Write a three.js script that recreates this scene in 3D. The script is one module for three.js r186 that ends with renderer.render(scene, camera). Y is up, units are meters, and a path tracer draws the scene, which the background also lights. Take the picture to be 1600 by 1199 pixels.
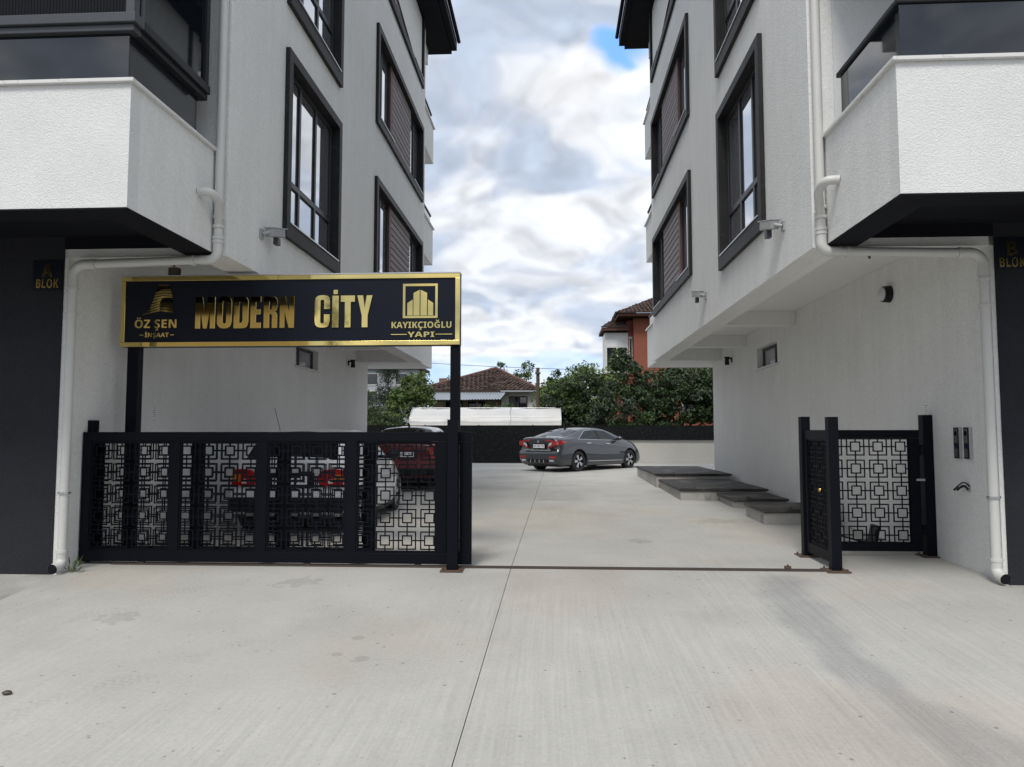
import * as THREE from 'three';
import { mergeGeometries } from 'three/addons/utils/BufferGeometryUtils.js';
import { RoundedBoxGeometry } from 'three/addons/geometries/RoundedBoxGeometry.js';
import { FontLoader } from 'three/addons/loaders/FontLoader.js';
import { TextGeometry } from 'three/addons/geometries/TextGeometry.js';
import { Brush, Evaluator, SUBTRACTION } from 'three-bvh-csg';

// ---------------------------------------------------------------- camera, sky, sun, exposure
const scene = new THREE.Scene();
const camera = new THREE.PerspectiveCamera(55.06, 1024 / 767, 0.05, 900);
camera.position.set(0, 1.4, 0);
camera.rotation.order = 'YXZ';
camera.rotation.set(THREE.MathUtils.degToRad(3.855), THREE.MathUtils.degToRad(3.178), 0);
const renderer = new THREE.WebGLRenderer({ antialias: true });
renderer.setSize(1024, 767);
renderer.toneMapping = THREE.LinearToneMapping;
renderer.toneMappingExposure = 1.58;
renderer.shadowMap.enabled = true;

const SUN = new THREE.Vector3(-0.14, 0.86, 0.40).normalize();
const sun = new THREE.DirectionalLight(new THREE.Color(1, 0.95, 0.87), 1.5);
sun.position.copy(SUN).multiplyScalar(80);
sun.target.position.set(0, 0, -14);
sun.shadow.radius = 30;
sun.castShadow = true;
sun.shadow.mapSize.set(4096, 4096);
Object.assign(sun.shadow.camera, { left: -30, right: 30, top: 30, bottom: -30, near: 1, far: 200 });
scene.add(sun, sun.target);

// ---------------------------------------------------------------- random and noise
function rng(seed) { let a = seed >>> 0; return () => { a = (a + 0x6d2b79f5) | 0; let t = Math.imul(a ^ (a >>> 15), 1 | a); t = (t + Math.imul(t ^ (t >>> 7), 61 | t)) ^ t; return ((t ^ (t >>> 14)) >>> 0) / 4294967296; }; }
const TAB = new Float32Array(65536); { const r = rng(77); for (let i = 0; i < 65536; i++) TAB[i] = r(); }
const clamp = (x, a = 0, b = 1) => x < a ? a : x > b ? b : x, lerp = (a, b, t) => a + (b - a) * t;
const smooth = (a, b, x) => { const t = clamp((x - a) / (b - a)); return t * t * (3 - 2 * t); };
function vn(x, y, p = 256, seed = 0) {            // value noise, repeats every p cells
  const xf = Math.floor(x), yf = Math.floor(y); let u = x - xf, v = y - yf; u = u * u * (3 - 2 * u); v = v * v * (3 - 2 * v);
  const x0 = ((xf % p) + p) % p, x1 = (x0 + 1) % p, y0 = ((yf % p) + p) % p, y1 = (y0 + 1) % p, s = seed * 31;
  const a = TAB[(((y0 + s) & 255) << 8) | ((x0 + s * 7) & 255)], b = TAB[(((y0 + s) & 255) << 8) | ((x1 + s * 7) & 255)], c = TAB[(((y1 + s) & 255) << 8) | ((x0 + s * 7) & 255)], d = TAB[(((y1 + s) & 255) << 8) | ((x1 + s * 7) & 255)];
  return a + (b - a) * u + (c - a) * v + (a - b - c + d) * u * v;
}
function fbm(x, y, oct = 4, p = 256, seed = 0) { let s = 0, a = 0.5, n = 0; for (let i = 0; i < oct; i++) { s += a * vn(x, y, p, seed + i); n += a; a *= 0.5; x *= 2; y *= 2; p = Math.min(256, p * 2); } return s / n; }

// ---------------------------------------------------------------- sky: broken bright cloud with a few blue gaps
function skyColor(dx, dy, dz, out) {
  const e = Math.max(dy, 0), k = 1 / (e + 0.20), az = Math.atan2(dx, -dz), el = Math.asin(clamp(dy, -1, 1));
  let px = dx * k * 2.0 + 3.7, py = dz * k * 2.0 + 9.2;
  const wx = fbm(px * 1.3 + 5, py * 1.3, 4, 256, 3) - 0.5, wy = fbm(px * 1.3, py * 1.3 + 8, 4, 256, 5) - 0.5;
  px += 0.9 * wx; py += 0.9 * wy;
  const big = fbm(px * 0.9, py * 0.9, 7, 256, 11), med = fbm(px * 2.7 + 4, py * 2.7, 6, 256, 19), fine = fbm(px * 7, py * 7, 5, 256, 29);
  const puff = 1 - Math.abs(2 * fbm(px * 2.1 + 9, py * 2.1 + 2, 6, 256, 37) - 1);
  const body = big * 0.55 + med * 0.3 + puff * 0.15;
  const shade = clamp(0.8 * smooth(0.40, 0.66, body) * (0.55 + 0.75 * smooth(0.32, 0.68, med)));       // thick cloud: grey-blue underside
  const blob = (a0, e0, ra, re) => Math.exp(-(((az - a0 + 0.10 * wx) / ra) ** 2) - ((el - e0 + 0.08 * wy) / re) ** 2);
  let gap = smooth(0.345, 0.27, body);
  gap = Math.max(gap, smooth(0.48, 0.98, 0.95 * blob(0.10, 0.49, 0.055, 0.045) + 2.2 * (0.5 - med) * blob(0.10, 0.47, 0.12, 0.10)), 0.65 * smooth(0.35, 0.75, blob(-0.20, 0.06, 0.13, 0.05) + 0.9 * (0.5 - med)), 0.5 * smooth(0.35, 0.75, blob(-0.02, 0.09, 0.12, 0.025) + 0.9 * (0.5 - med)));
  const toSun = clamp(dx * SUN.x + dy * SUN.y + dz * SUN.z), glow = 0.4 * toSun ** 6;
  const light = 0.60 + 0.42 * (fine - 0.5) + 0.16 * (puff - 0.6) + glow, dark = 0.385 + 0.20 * (fine - 0.5) + 0.3 * glow;
  const cr = lerp(light, dark * 0.92, shade), cg = lerp(light * 1.012, dark * 1.06, shade), cb = lerp(light * 1.035, dark * 1.30, shade);
  const bh = 1 - clamp(e * 2.2), br = lerp(0.17, 0.40, bh), bg = lerp(0.37, 0.60, bh), bb = lerp(0.78, 0.88, bh);
  out[0] = lerp(cr, br, gap); out[1] = lerp(cg, bg, gap); out[2] = lerp(cb, bb, gap);
  const hz = Math.exp(-e * 14) * 0.3;                                                          // the pale air low down
  out[0] = lerp(out[0], 0.70, hz); out[1] = lerp(out[1], 0.77, hz); out[2] = lerp(out[2], 0.86, hz);
  if (dy < 0) { const g = smooth(0, -0.06, dy); out[0] = lerp(out[0], 0.22, g); out[1] = lerp(out[1], 0.22, g); out[2] = lerp(out[2], 0.21, g); }
}
{
  const W = 2048, Hh = 1024, data = new Float32Array(W * Hh * 4), c = [0, 0, 0];
  for (let j = 0; j < Hh; j++) {
    const el = ((j + 0.5) / Hh - 0.5) * Math.PI, y = Math.sin(el), r = Math.cos(el);
    for (let i = 0; i < W; i++) { const a = ((i + 0.5) / W - 0.5) * 2 * Math.PI; skyColor(r * Math.cos(a), y, r * Math.sin(a), c); const o = (j * W + i) * 4; data[o] = c[0]; data[o + 1] = c[1]; data[o + 2] = c[2]; data[o + 3] = 1; }
  }
  const t = new THREE.DataTexture(data, W, Hh, THREE.RGBAFormat, THREE.FloatType);
  t.mapping = THREE.EquirectangularReflectionMapping; t.magFilter = t.minFilter = THREE.LinearFilter; t.needsUpdate = true;
  scene.background = t; scene.environment = t;
}

// ---------------------------------------------------------------- textures
const lin2s = (c) => { c = clamp(c); return 255 * (c <= 0.0031308 ? 12.92 * c : 1.055 * c ** (1 / 2.4) - 0.055); };
function colorTex(n, metres, fn, wrap = THREE.RepeatWrapping) {    // fn(u, v in 0..1) -> linear rgb
  const d = new Uint8Array(n * n * 4);
  for (let j = 0; j < n; j++) for (let i = 0; i < n; i++) { const c = fn((i + 0.5) / n, (j + 0.5) / n), o = (j * n + i) * 4; d[o] = lin2s(c[0]); d[o + 1] = lin2s(c[1]); d[o + 2] = lin2s(c[2]); d[o + 3] = 255; }
  const t = new THREE.DataTexture(d, n, n); t.colorSpace = THREE.SRGBColorSpace; return fit(t, metres, wrap);
}
function grayTex(n, metres, fn, wrap = THREE.RepeatWrapping) {
  const d = new Uint8Array(n * n * 4);
  for (let j = 0; j < n; j++) for (let i = 0; i < n; i++) { const c = 255 * clamp(fn((i + 0.5) / n, (j + 0.5) / n)), o = (j * n + i) * 4; d[o] = d[o + 1] = d[o + 2] = c; d[o + 3] = 255; }
  return fit(new THREE.DataTexture(d, n, n), metres, wrap);
}
function fit(t, metres, wrap) { t.wrapS = t.wrapT = wrap; t.magFilter = THREE.LinearFilter; t.minFilter = THREE.LinearMipmapLinearFilter; t.repeat.set(1 / metres, 1 / metres); t.needsUpdate = true; return t; }
const rgb = (r, g, b) => new THREE.Color().setRGB(r, g, b);
const std = (o) => new THREE.MeshStandardMaterial(o), phy = (o) => new THREE.MeshPhysicalMaterial(o);

const streaks = (u, v) => fbm(u * 40, v * 3, 4, 8, 2);
const plasterMap = colorTex(1024, 4, (u, v) => {
  const s = streaks(u, v), b = fbm(u * 6, v * 6, 5, 6, 4), g = vn(u * 256, v * 256, 256, 9);
  const k = 0.77 + 0.075 * (s - 0.5) + 0.07 * (b - 0.5) + 0.09 * (g - 0.5); return [k, k * 1.005, k * 0.99];
});
const plasterBump = grayTex(1024, 1.6, (u, v) => 0.5 * vn(u * 220, v * 220, 220, 1) + 0.3 * vn(u * 110, v * 90, 110, 3) + 0.2 * fbm(u * 24, v * 24, 3, 24, 6));
const coarseBump = grayTex(1024, 0.8, (u, v) => { const a = vn(u * 128, v * 128, 128, 12), b = vn(u * 64 + 3, v * 64, 64, 14), c = vn(u * 240, v * 240, 240, 15); return smooth(0.15, 0.85, 0.5 * a + 0.3 * b + 0.2 * c); });
const coarseMap = colorTex(1024, 3.1, (u, v) => { const b = fbm(u * 7, v * 7, 5, 7, 31), g = vn(u * 250, v * 250, 250, 33), k = 0.72 + 0.07 * (b - 0.5) + 0.05 * (g - 0.5); return [k, k * 1.006, k * 1.008]; });
const charMap = colorTex(512, 3, (u, v) => { const b = fbm(u * 8, v * 8, 5, 8, 41), g = vn(u * 200, v * 200, 200, 43), k = 0.027 + 0.007 * (b - 0.5) + 0.005 * (g - 0.5); return [k * 0.95, k, k * 1.22]; });
const stoneMap = colorTex(512, 1.5, (u, v) => { const w = fbm(u * 5, v * 5, 5, 5, 51), vein = Math.abs(fbm(u * 7, v * 7, 4, 7, 57) - 0.5), k = 0.018 + 0.02 * (w - 0.5) + (vein < 0.010 ? 0.02 : 0); return [k * 1.02, k, k * 1.05]; });
const marbleMap = colorTex(512, 1.2, (u, v) => { const w = fbm(u * 4, v * 4, 5, 4, 61), vein = Math.abs(fbm(u * 5, v * 6, 4, 6, 67) - 0.5), k = 0.68 + 0.12 * (w - 0.5) - (vein < 0.015 ? 0.14 : 0); return [k, k, k * 0.985]; });
const hedgeMap = colorTex(512, 1.6, (u, v) => { const a = vn(u * 128, v * 128, 128, 71), b = vn(u * 60, v * 60, 60, 73), k = a * b > 0.55 ? 0.06 : 0.006 + 0.016 * a * a; return [k * 0.85, k * 0.98, k * 1.05]; });
const hedgeBump = grayTex(512, 1.6, (u, v) => vn(u * 128, v * 128, 128, 71) * 0.6 + vn(u * 60, v * 60, 60, 73) * 0.4);
const coverMap = colorTex(512, 2.2, (u, v) => { const w = fbm(u * 6, v * 6, 5, 6, 81), d = smooth(0.5, 0.72, w), k = 0.03 + 0.06 * d; return [k * 1.06, k, k * 0.92]; });
const curbMap = colorTex(512, 1.6, (u, v) => { const w = fbm(u * 5, v * 5, 6, 5, 91), g = vn(u * 180, v * 180, 180, 93), dk = smooth(0.55, 0.75, fbm(u * 9, v * 4, 4, 9, 95)), k = 0.40 + 0.16 * (w - 0.5) + 0.05 * (g - 0.5) - 0.12 * dk; return [k, k * 0.98, k * 0.93]; });
const asphaltMap = colorTex(512, 2, (u, v) => { const w = fbm(u * 6, v * 6, 4, 6, 97), g = vn(u * 220, v * 220, 220, 99), k = 0.055 + 0.02 * (w - 0.5) + 0.03 * (g - 0.5); return [k, k, k]; });
const grassMap = colorTex(512, 6, (u, v) => { const w = fbm(u * 12, v * 12, 5, 12, 101), k = 0.06 + 0.06 * (w - 0.5); return [k * 0.9, k * 1.15, k * 0.4]; });
const filmMap = colorTex(512, 3, (u, v) => { const w = fbm(u * 5, v * 5, 5, 5, 105), s = fbm(u * 3, v * 40, 3, 3, 107), k = 0.58 + 0.12 * (w - 0.5) + 0.12 * (s - 0.5), o = smooth(0.66, 0.74, s) * 0.12; return [k, k - o * 0.35, k - o]; });
const renderMap = colorTex(512, 4, (u, v) => { const w = fbm(u * 5, v * 5, 5, 5, 111), g = vn(u * 200, v * 200, 200, 113), k = 1 + 0.22 * (w - 0.5) + 0.1 * (g - 0.5); return [k * 0.5, k * 0.5, k * 0.5]; });

// the drive: broom-finished concrete with pits, tyre prints and stains, laid out in metres (x -6.5..6.5, z -14..-1)
const seg = (x, z, a, b) => { const dx = b[0] - a[0], dz = b[1] - a[1], t = clamp(((x - a[0]) * dx + (z - a[1]) * dz) / (dx * dx + dz * dz)); return Math.hypot(x - a[0] - t * dx, z - a[1] - t * dz); };
const path = (x, z, p) => { let d = 9; for (let i = 0; i + 1 < p.length; i++) d = Math.min(d, seg(x, z, p[i], p[i + 1])); return d; };
const WASH = [[2.2, -7.3], [1.98, -6.0], [1.97, -5.1], [2.0, -4.2], [2.1, -3.4]];
const TYRE_A = [[-4.6, -5.1], [-4.09, -5.47], [-3.63, -6.1], [-3.3, -6.9]], TYRE_B = [[-3.2, -3.6], [-2.87, -4.17], [-2.16, -5.34], [-1.9, -6.2]];
const BLOTS = [[-1.44, -5.43, 0.05], [-1.48, -5.06, 0.045], [-1.29, -4.98, 0.06], [-3.48, -5.82, 0.16], [-2.45, -7.05, 0.2], [2.5, -11.6, 0.35], [1.1, -9.6, 0.18]];
const NG = 2048, drive = new Uint8Array(NG * NG * 4), driveH = new Uint8Array(NG * NG * 4), pit = new Uint8Array(NG * NG);
{
  const r = rng(5);
  for (let k = 0; k < 5200; k++) { const cx = r() * NG, cy = r() * NG, s = 0.35 + 1.15 * r() ** 4; for (let y = -2; y <= 2; y++) for (let x = -2; x <= 2; x++) if (x * x + y * y <= s * s + 0.3) { const px = (cx + x) | 0, py = (cy + y) | 0; if (px >= 0 && py >= 0 && px < NG && py < NG) pit[py * NG + px] = 150 + 105 * r(); } }
  for (let j = 0; j < NG; j++) for (let i = 0; i < NG; i++) {
    const x = (i / NG) * 13 - 6.5, z = (j / NG) * 13 - 14, w = fbm(x * 0.55 + 20, z * 0.55 + 30, 5, 256, 121), w2 = fbm(x * 2.3 + 9, z * 2.3, 4, 256, 123);
    const xs = x + 0.05 * vn(x * 2, z * 0.4, 256, 127), br = vn(xs * 118 + 0.35 * z, z * 2.1 + 50, 256, 129) * 0.55 + vn(xs * 61, z * 1.1 + 10, 256, 131) * 0.3 + vn(xs * 21, z * 0.6 + 5, 256, 132) * 0.15, gr = vn(i * 0.93, j * 0.93, 256, 133) * 0.65 + vn(i * 0.41, j * 0.41, 256, 134) * 0.35;
    const broom = smooth(0.35, 0.6, fbm(x * 0.5 + 3, z * 0.4 + 70, 3, 256, 135)) * (z > -7.75 ? 1 : 0.5);
    let k = 0.405 + 0.10 * (w - 0.5) + 0.07 * (w2 - 0.5) + 0.085 * broom * (br - 0.5) + 0.085 * (gr - 0.5), rr = 1.0, gg = 0.985, bb = 0.925;
    const rust = smooth(0.5, 0.7, fbm(x * 0.7 + 60, z * 0.7 + 11, 4, 256, 137)); gg -= 0.03 * rust; bb -= 0.06 * rust; rr += 0.012 * rust;
    const wd = path(x, z, WASH) + 0.35 * (fbm(x * 2.2, z * 2.2, 4, 256, 139) - 0.5), wa = smooth(0.33, 0.1, wd) * smooth(0.25, 0.6, w2 * 0.7 + gr * 0.3 + 0.15); k -= 0.085 * wa; bb += 0.035 * wa; rr -= 0.01 * wa;
    for (const [p, wdth] of [[TYRE_A, 0.13], [TYRE_B, 0.12]]) { const d = path(x, z, p); if (d < wdth) { const tread = smooth(-0.1, 0.5, Math.sin((x * 0.75 - z) * 96 + Math.abs(d - wdth * 0.5) * 90 + 3 * vn(x * 5, z * 5, 256, 140))), m = tread * smooth(wdth, wdth * 0.8, d) * smooth(0.42, 0.66, fbm(x * 4, z * 4, 4, 256, 141)) * smooth(0.25, 0.6, gr); k -= 0.06 * m; } }
    for (const [bx, bz, s] of BLOTS) { const d = Math.hypot(x - bx, (z - bz)) + 1.7 * s * (fbm(x * 14, z * 14, 3, 256, 143) - 0.5); if (d < s) { const m = smooth(s, s * 0.75, d) * smooth(0.2, 0.55, gr); k -= 0.085 * m; bb -= 0.02 * m; } }
    const h = 0.5 + 0.28 * broom * (br - 0.5) + 0.3 * (gr - 0.5) + 0.1 * (w2 - 0.5), o = (j * NG + i) * 4, p = pit[j * NG + i] / 255;
    k *= 1 - 0.55 * p; drive[o] = lin2s(k * rr); drive[o + 1] = lin2s(k * gg); drive[o + 2] = lin2s(k * bb); drive[o + 3] = 255;
    driveH[o] = driveH[o + 1] = driveH[o + 2] = 255 * clamp(h - 0.4 * p); driveH[o + 3] = 255;
  }
}
const driveTex = (d, srgb) => { const t = new THREE.DataTexture(d, NG, NG); if (srgb) t.colorSpace = THREE.SRGBColorSpace; fit(t, 13, THREE.MirroredRepeatWrapping); t.offset.set(0.5, 14 / 13); return t; };
const yardMap = colorTex(1024, 9, (u, v) => { const w = fbm(u * 5, v * 5, 6, 5, 151), w2 = fbm(u * 20, v * 12, 4, 12, 153), g = vn(u * 250, v * 250, 250, 155), dk = smooth(0.58, 0.75, fbm(u * 7, v * 11, 4, 7, 157)), k = 0.42 + 0.13 * (w - 0.5) + 0.08 * (w2 - 0.5) + 0.03 * (g - 0.5) - 0.06 * dk; return [k, k * 0.985, k * 0.93]; });

// ---------------------------------------------------------------- materials
const M = {
  plaster: std({ map: plasterMap, bumpMap: plasterBump, bumpScale: 0.005, roughness: 0.93 }),
  coarse: std({ map: coarseMap, bumpMap: coarseBump, bumpScale: 0.0028, roughness: 0.95 }),
  white: std({ color: rgb(0.80, 0.80, 0.785), roughness: 0.85, bumpMap: plasterBump, bumpScale: 0.0012 }),
  charcoal: phy({ map: charMap, bumpMap: plasterBump, bumpScale: 0.002, roughness: 0.9, specularIntensity: 0.4 }),
  black: phy({ color: rgb(0.009, 0.010, 0.014), roughness: 0.85, specularIntensity: 0.3 }),
  stone: phy({ map: stoneMap, roughness: 0.55, specularIntensity: 0.5 }),
  marble: std({ map: marbleMap, roughness: 0.35 }),
  steel: phy({ color: rgb(0.004, 0.005, 0.0085), roughness: 0.5, specularIntensity: 0.22 }),
  rust: std({ color: rgb(0.11, 0.07, 0.05), roughness: 0.85, metalness: 0.2 }),
  rail: std({ color: rgb(0.09, 0.075, 0.068), roughness: 0.6, metalness: 0.5 }),
  pvc: phy({ color: rgb(0.60, 0.60, 0.585), roughness: 0.38 }),
  gold: std({ color: rgb(0.76, 0.60, 0.22), metalness: 1, roughness: 0.045 }),
  goldDull: std({ color: rgb(0.62, 0.47, 0.17), metalness: 1, roughness: 0.18 }),
  navy: phy({ color: rgb(0.006, 0.0085, 0.017), roughness: 0.4, specularIntensity: 0.4 }),
  frame: phy({ color: rgb(0.016, 0.018, 0.022), roughness: 0.5, specularIntensity: 0.5 }),
  frameGrey: std({ color: rgb(0.055, 0.06, 0.07), roughness: 0.45, metalness: 0.2 }),
  alu: std({ color: rgb(0.55, 0.56, 0.58), roughness: 0.35, metalness: 0.85 }),
  pane: phy({ color: rgb(0.60, 0.62, 0.66), metalness: 0.85, roughness: 0.025, ior: 1.7 }),
  smoked: phy({ color: rgb(0.006, 0.008, 0.012), roughness: 0.025, ior: 1.75, specularIntensity: 1 }),
  blind: phy({ color: rgb(0.007, 0.008, 0.012), roughness: 0.75, specularIntensity: 0.3 }),
  eave: phy({ color: rgb(0.006, 0.007, 0.012), roughness: 0.65, specularIntensity: 0.3 }),
  cover: std({ map: coverMap, roughness: 0.62, metalness: 0.1, bumpMap: plasterBump, bumpScale: 0.002 }),
  curb: std({ map: curbMap, roughness: 0.95, bumpMap: coarseBump, bumpScale: 0.004 }),
  drive: std({ map: driveTex(drive, true), bumpMap: driveTex(driveH, false), bumpScale: 0.004, roughness: 0.9 }),
  yard: std({ map: yardMap, roughness: 0.9, bumpMap: coarseBump, bumpScale: 0.0015 }),
  joint: std({ color: rgb(0.06, 0.058, 0.055), roughness: 1 }),
  hedge: phy({ specularIntensity: 0.3,  map: hedgeMap, bumpMap: hedgeBump, bumpScale: 0.03, roughness: 0.8 }),
  asphalt: std({ map: asphaltMap, roughness: 0.92 }),
  grass: std({ map: grassMap, roughness: 1 }),
  film: phy({ map: filmMap, roughness: 0.45, transmission: 0.12, thickness: 0 }),
  rubber: std({ color: rgb(0.014, 0.014, 0.015), roughness: 0.75 }),
  plastic: phy({ color: rgb(0.011, 0.011, 0.013), roughness: 0.5, specularIntensity: 0.5 }),
  camGrey: std({ color: rgb(0.33, 0.34, 0.35), roughness: 0.5 }),
  chrome: std({ color: rgb(0.75, 0.76, 0.78), roughness: 0.12, metalness: 1 }),
  paper: std({ color: rgb(0.82, 0.83, 0.85), roughness: 0.6 }),
  ink: std({ color: rgb(0.2, 0.2, 0.22), roughness: 0.8 }),
  diffuser: phy({ color: rgb(0.6, 0.61, 0.63), roughness: 0.45 }),
  wood: std({ color: rgb(0.07, 0.055, 0.045), roughness: 0.9 }),
};
const slatTone = [[0.17, 0.138, 0.145], [0.19, 0.155, 0.16], [0.155, 0.125, 0.132], [0.21, 0.17, 0.176]].map((c) => std({ color: rgb(...c), roughness: 0.6 }));
M.slatPost = std({ color: rgb(0.11, 0.05, 0.052), roughness: 0.6 });

// ---------------------------------------------------------------- builders
const taken = new Map();
const numbered = (n) => { const k = taken.get(n) ?? 0; taken.set(n, k + 1); return k ? n + '_' + String(k).padStart(3, '0') : n; };
function uvMetres(g) {                             // texture coordinates in metres by the way each face points
  g = g.index ? g.toNonIndexed() : g;
  const p = g.attributes.position, uv = new Float32Array(p.count * 2), a = new THREE.Vector3(), b = new THREE.Vector3(), c = new THREE.Vector3();
  for (let i = 0; i < p.count; i += 3) {
    a.fromBufferAttribute(p, i); b.fromBufferAttribute(p, i + 1); c.fromBufferAttribute(p, i + 2);
    const n = b.clone().sub(a).cross(c.clone().sub(a)), ax = Math.abs(n.x), ay = Math.abs(n.y), az = Math.abs(n.z);
    for (const [k, v] of [[0, a], [1, b], [2, c]]) { const o = (i + k) * 2; if (ay >= ax && ay >= az) { uv[o] = v.x; uv[o + 1] = v.z; } else if (ax >= az) { uv[o] = v.z; uv[o + 1] = v.y; } else { uv[o] = v.x; uv[o + 1] = v.y; } }
  }
  g.setAttribute('uv', new THREE.BufferAttribute(uv, 2)); for (const k of Object.keys(g.attributes)) if (!['position', 'normal', 'uv', 'color'].includes(k)) g.deleteAttribute(k);
  return g;
}
function box(x0, x1, y0, y1, z0, z1, r = 0) {
  const w = Math.abs(x1 - x0), h = Math.abs(y1 - y0), d = Math.abs(z1 - z0);
  const g = r ? new RoundedBoxGeometry(w, h, d, 1, Math.min(r, w / 2.1, h / 2.1, d / 2.1)) : new THREE.BoxGeometry(w, h, d);
  g.translate((x0 + x1) / 2, (y0 + y1) / 2, (z0 + z1) / 2); return uvMetres(g);
}
const join = (list) => { const l = list.map((g) => { g = g.index ? g.toNonIndexed() : g; for (const k of Object.keys(g.attributes)) if (!['position', 'normal', 'uv', 'color'].includes(k)) g.deleteAttribute(k); return g; }); return l.length === 1 ? l[0] : mergeGeometries(l); };
function obj(name, geo, mat, parent = scene) {
  const m = new THREE.Mesh(Array.isArray(geo) ? join(geo) : geo, mat); m.name = parent === scene ? numbered(name) : name; m.castShadow = m.receiveShadow = true; parent.add(m); return m;
}
function group(name, parent = scene, x = 0, y = 0, z = 0) { const g = new THREE.Group(); g.name = parent === scene ? numbered(name) : name; g.position.set(x, y, z); parent.add(g); return g; }
function tag(o, label, category, grp) { o.userData.label = label; o.userData.category = category; if (grp) o.userData.group = grp; return o; }
const structure = (o) => { o.userData.kind = 'structure'; return o; };
const stuff = (o) => { o.userData.kind = 'stuff'; return o; };
function prism(poly, holes, depth, bevel = 0) {    // flat outline in x, y pushed along z
  const s = new THREE.Shape(poly.map((p) => new THREE.Vector2(...p))); for (const h of holes) s.holes.push(new THREE.Path(h.map((p) => new THREE.Vector2(...p))));
  return new THREE.ExtrudeGeometry(s, { depth, bevelEnabled: !!bevel, bevelThickness: bevel, bevelSize: bevel, bevelOffset: -bevel, bevelSegments: 1, steps: 1 });
}
const rect = (a0, a1, b0, b1) => [[a0, b0], [a1, b0], [a1, b1], [a0, b1]];
function wallX(xa, xb, outline, holes) { const g = prism(outline, holes, Math.abs(xb - xa)); g.rotateY(-Math.PI / 2); g.translate(Math.max(xa, xb), 0, 0); return uvMetres(g); }   // outline in (z, y)
function wallZ(za, zb, outline, holes) { const g = prism(outline, holes, Math.abs(zb - za)); g.translate(0, 0, Math.min(za, zb)); return uvMetres(g); }
function tube(pts, r, seg = 12, curve = false) {
  const v = pts.map((p) => new THREE.Vector3(...p)); let c;
  if (curve) c = new THREE.CatmullRomCurve3(v, false, 'centripetal'); else { c = new THREE.CurvePath(); for (let i = 0; i + 1 < v.length; i++) c.add(new THREE.LineCurve3(v[i], v[i + 1])); }
  return uvMetres(new THREE.TubeGeometry(c, curve ? Math.max(12, v.length * 8) : (v.length - 1) * 2, r, seg, false));
}
function rod(a, b, r0, r1 = r0, n = 10) {          // closed round bar from a to b
  const A = new THREE.Vector3(...a), B = new THREE.Vector3(...b), d = B.clone().sub(A), g = new THREE.CylinderGeometry(r1, r0, d.length(), n, 1);
  g.applyQuaternion(new THREE.Quaternion().setFromUnitVectors(new THREE.Vector3(0, 1, 0), d.normalize())); g.translate(...A.add(B).multiplyScalar(0.5).toArray()); return uvMetres(g);
}
const groundY = (z) => z < -7.75 ? 0.012 * (-7.75 - z) : -0.04 * (z + 7.75);

// ================================================================ ground
function slab(corners, top, thick = 0.14) {        // four corners [x, z] counter-clockwise seen from above
  const p = [], uv = [], T = corners.map(([x, z]) => [x, top(z), z]), B = T.map(([x, y, z]) => [x, y - thick, z]);
  const quad = (a, b, c, d) => { for (const q of [a, b, c, a, c, d]) { p.push(...q); uv.push(q[0], q[2]); } };
  quad(T[0], T[1], T[2], T[3]); quad(B[3], B[2], B[1], B[0]);
  for (let i = 0; i < 4; i++) { const j = (i + 1) % 4; quad(T[i], B[i], B[j], T[j]); }
  const g = new THREE.BufferGeometry(); g.setAttribute('position', new THREE.Float32BufferAttribute(p, 3)); g.setAttribute('uv', new THREE.Float32BufferAttribute(uv, 2)); g.computeVertexNormals(); return g;
}
const jointX = (z) => -0.442 - 0.0098 * (z + 7.6), JG = 0.0028;
{
  const t = structure(obj('terrain', new THREE.PlaneGeometry(700, 700).rotateX(-Math.PI / 2).translate(0, -0.62, 0), M.grass)); t.geometry = uvMetres(t.geometry);
  structure(obj('garden_soil', slab([[-60, -28.2], [60, -28.2], [60, -90], [-60, -90]], () => 0.2, 0.6), M.grass));
  const ap = structure(group('driveway'));
  obj('concrete_slab', slab([[-5.03, -7.748], [-3.7, 2.2], [jointX(2.2) - JG, 2.2], [jointX(-7.748) - JG, -7.748]], groundY), M.drive, ap);
  obj('concrete_slab', slab([[jointX(-7.748) + JG, -7.748], [jointX(2.2) + JG, 2.2], [3.2, 2.2], [4.27, -7.748]], groundY), M.drive, ap);
  const pv = structure(group('pavement'));
  const low = (z) => groundY(z) - 0.035;
  obj('concrete_slab', slab([[-12, -7.748], [-12, 2.2], [-3.72, 2.2], [-5.05, -7.748]], low), M.curb, pv);
  obj('concrete_slab', slab([[4.29, -7.748], [3.22, 2.2], [12, 2.2], [12, -7.748]], low), M.curb, pv);
  const yd = structure(group('concrete_yard'));
  const row = (z0, z1, xl, xr, mat) => { obj('concrete_slab', slab([[xl, z1], [xl, z0], [jointX(z0) - JG, z0], [jointX(z1) - JG, z1]], groundY), mat, yd); obj('concrete_slab', slab([[jointX(z1) + JG, z1], [jointX(z0) + JG, z0], [xr, z0], [xr, z1]], groundY), mat, yd); };
  row(-7.752, -13.99, -12, 12, M.drive); row(-13.992, -23.59, -14, 14, M.yard); row(-23.602, -28.4, -16, 16, M.yard);
  structure(obj('road', slab([[-80, 2.7], [-80, 11.5], [80, 11.5], [80, 2.7]], () => -0.46, 0.1), M.asphalt));
  structure(obj('kerb', box(-80, 80, -0.6, -0.36, 2.25, 2.65, 0.02), M.curb));
}

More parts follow.
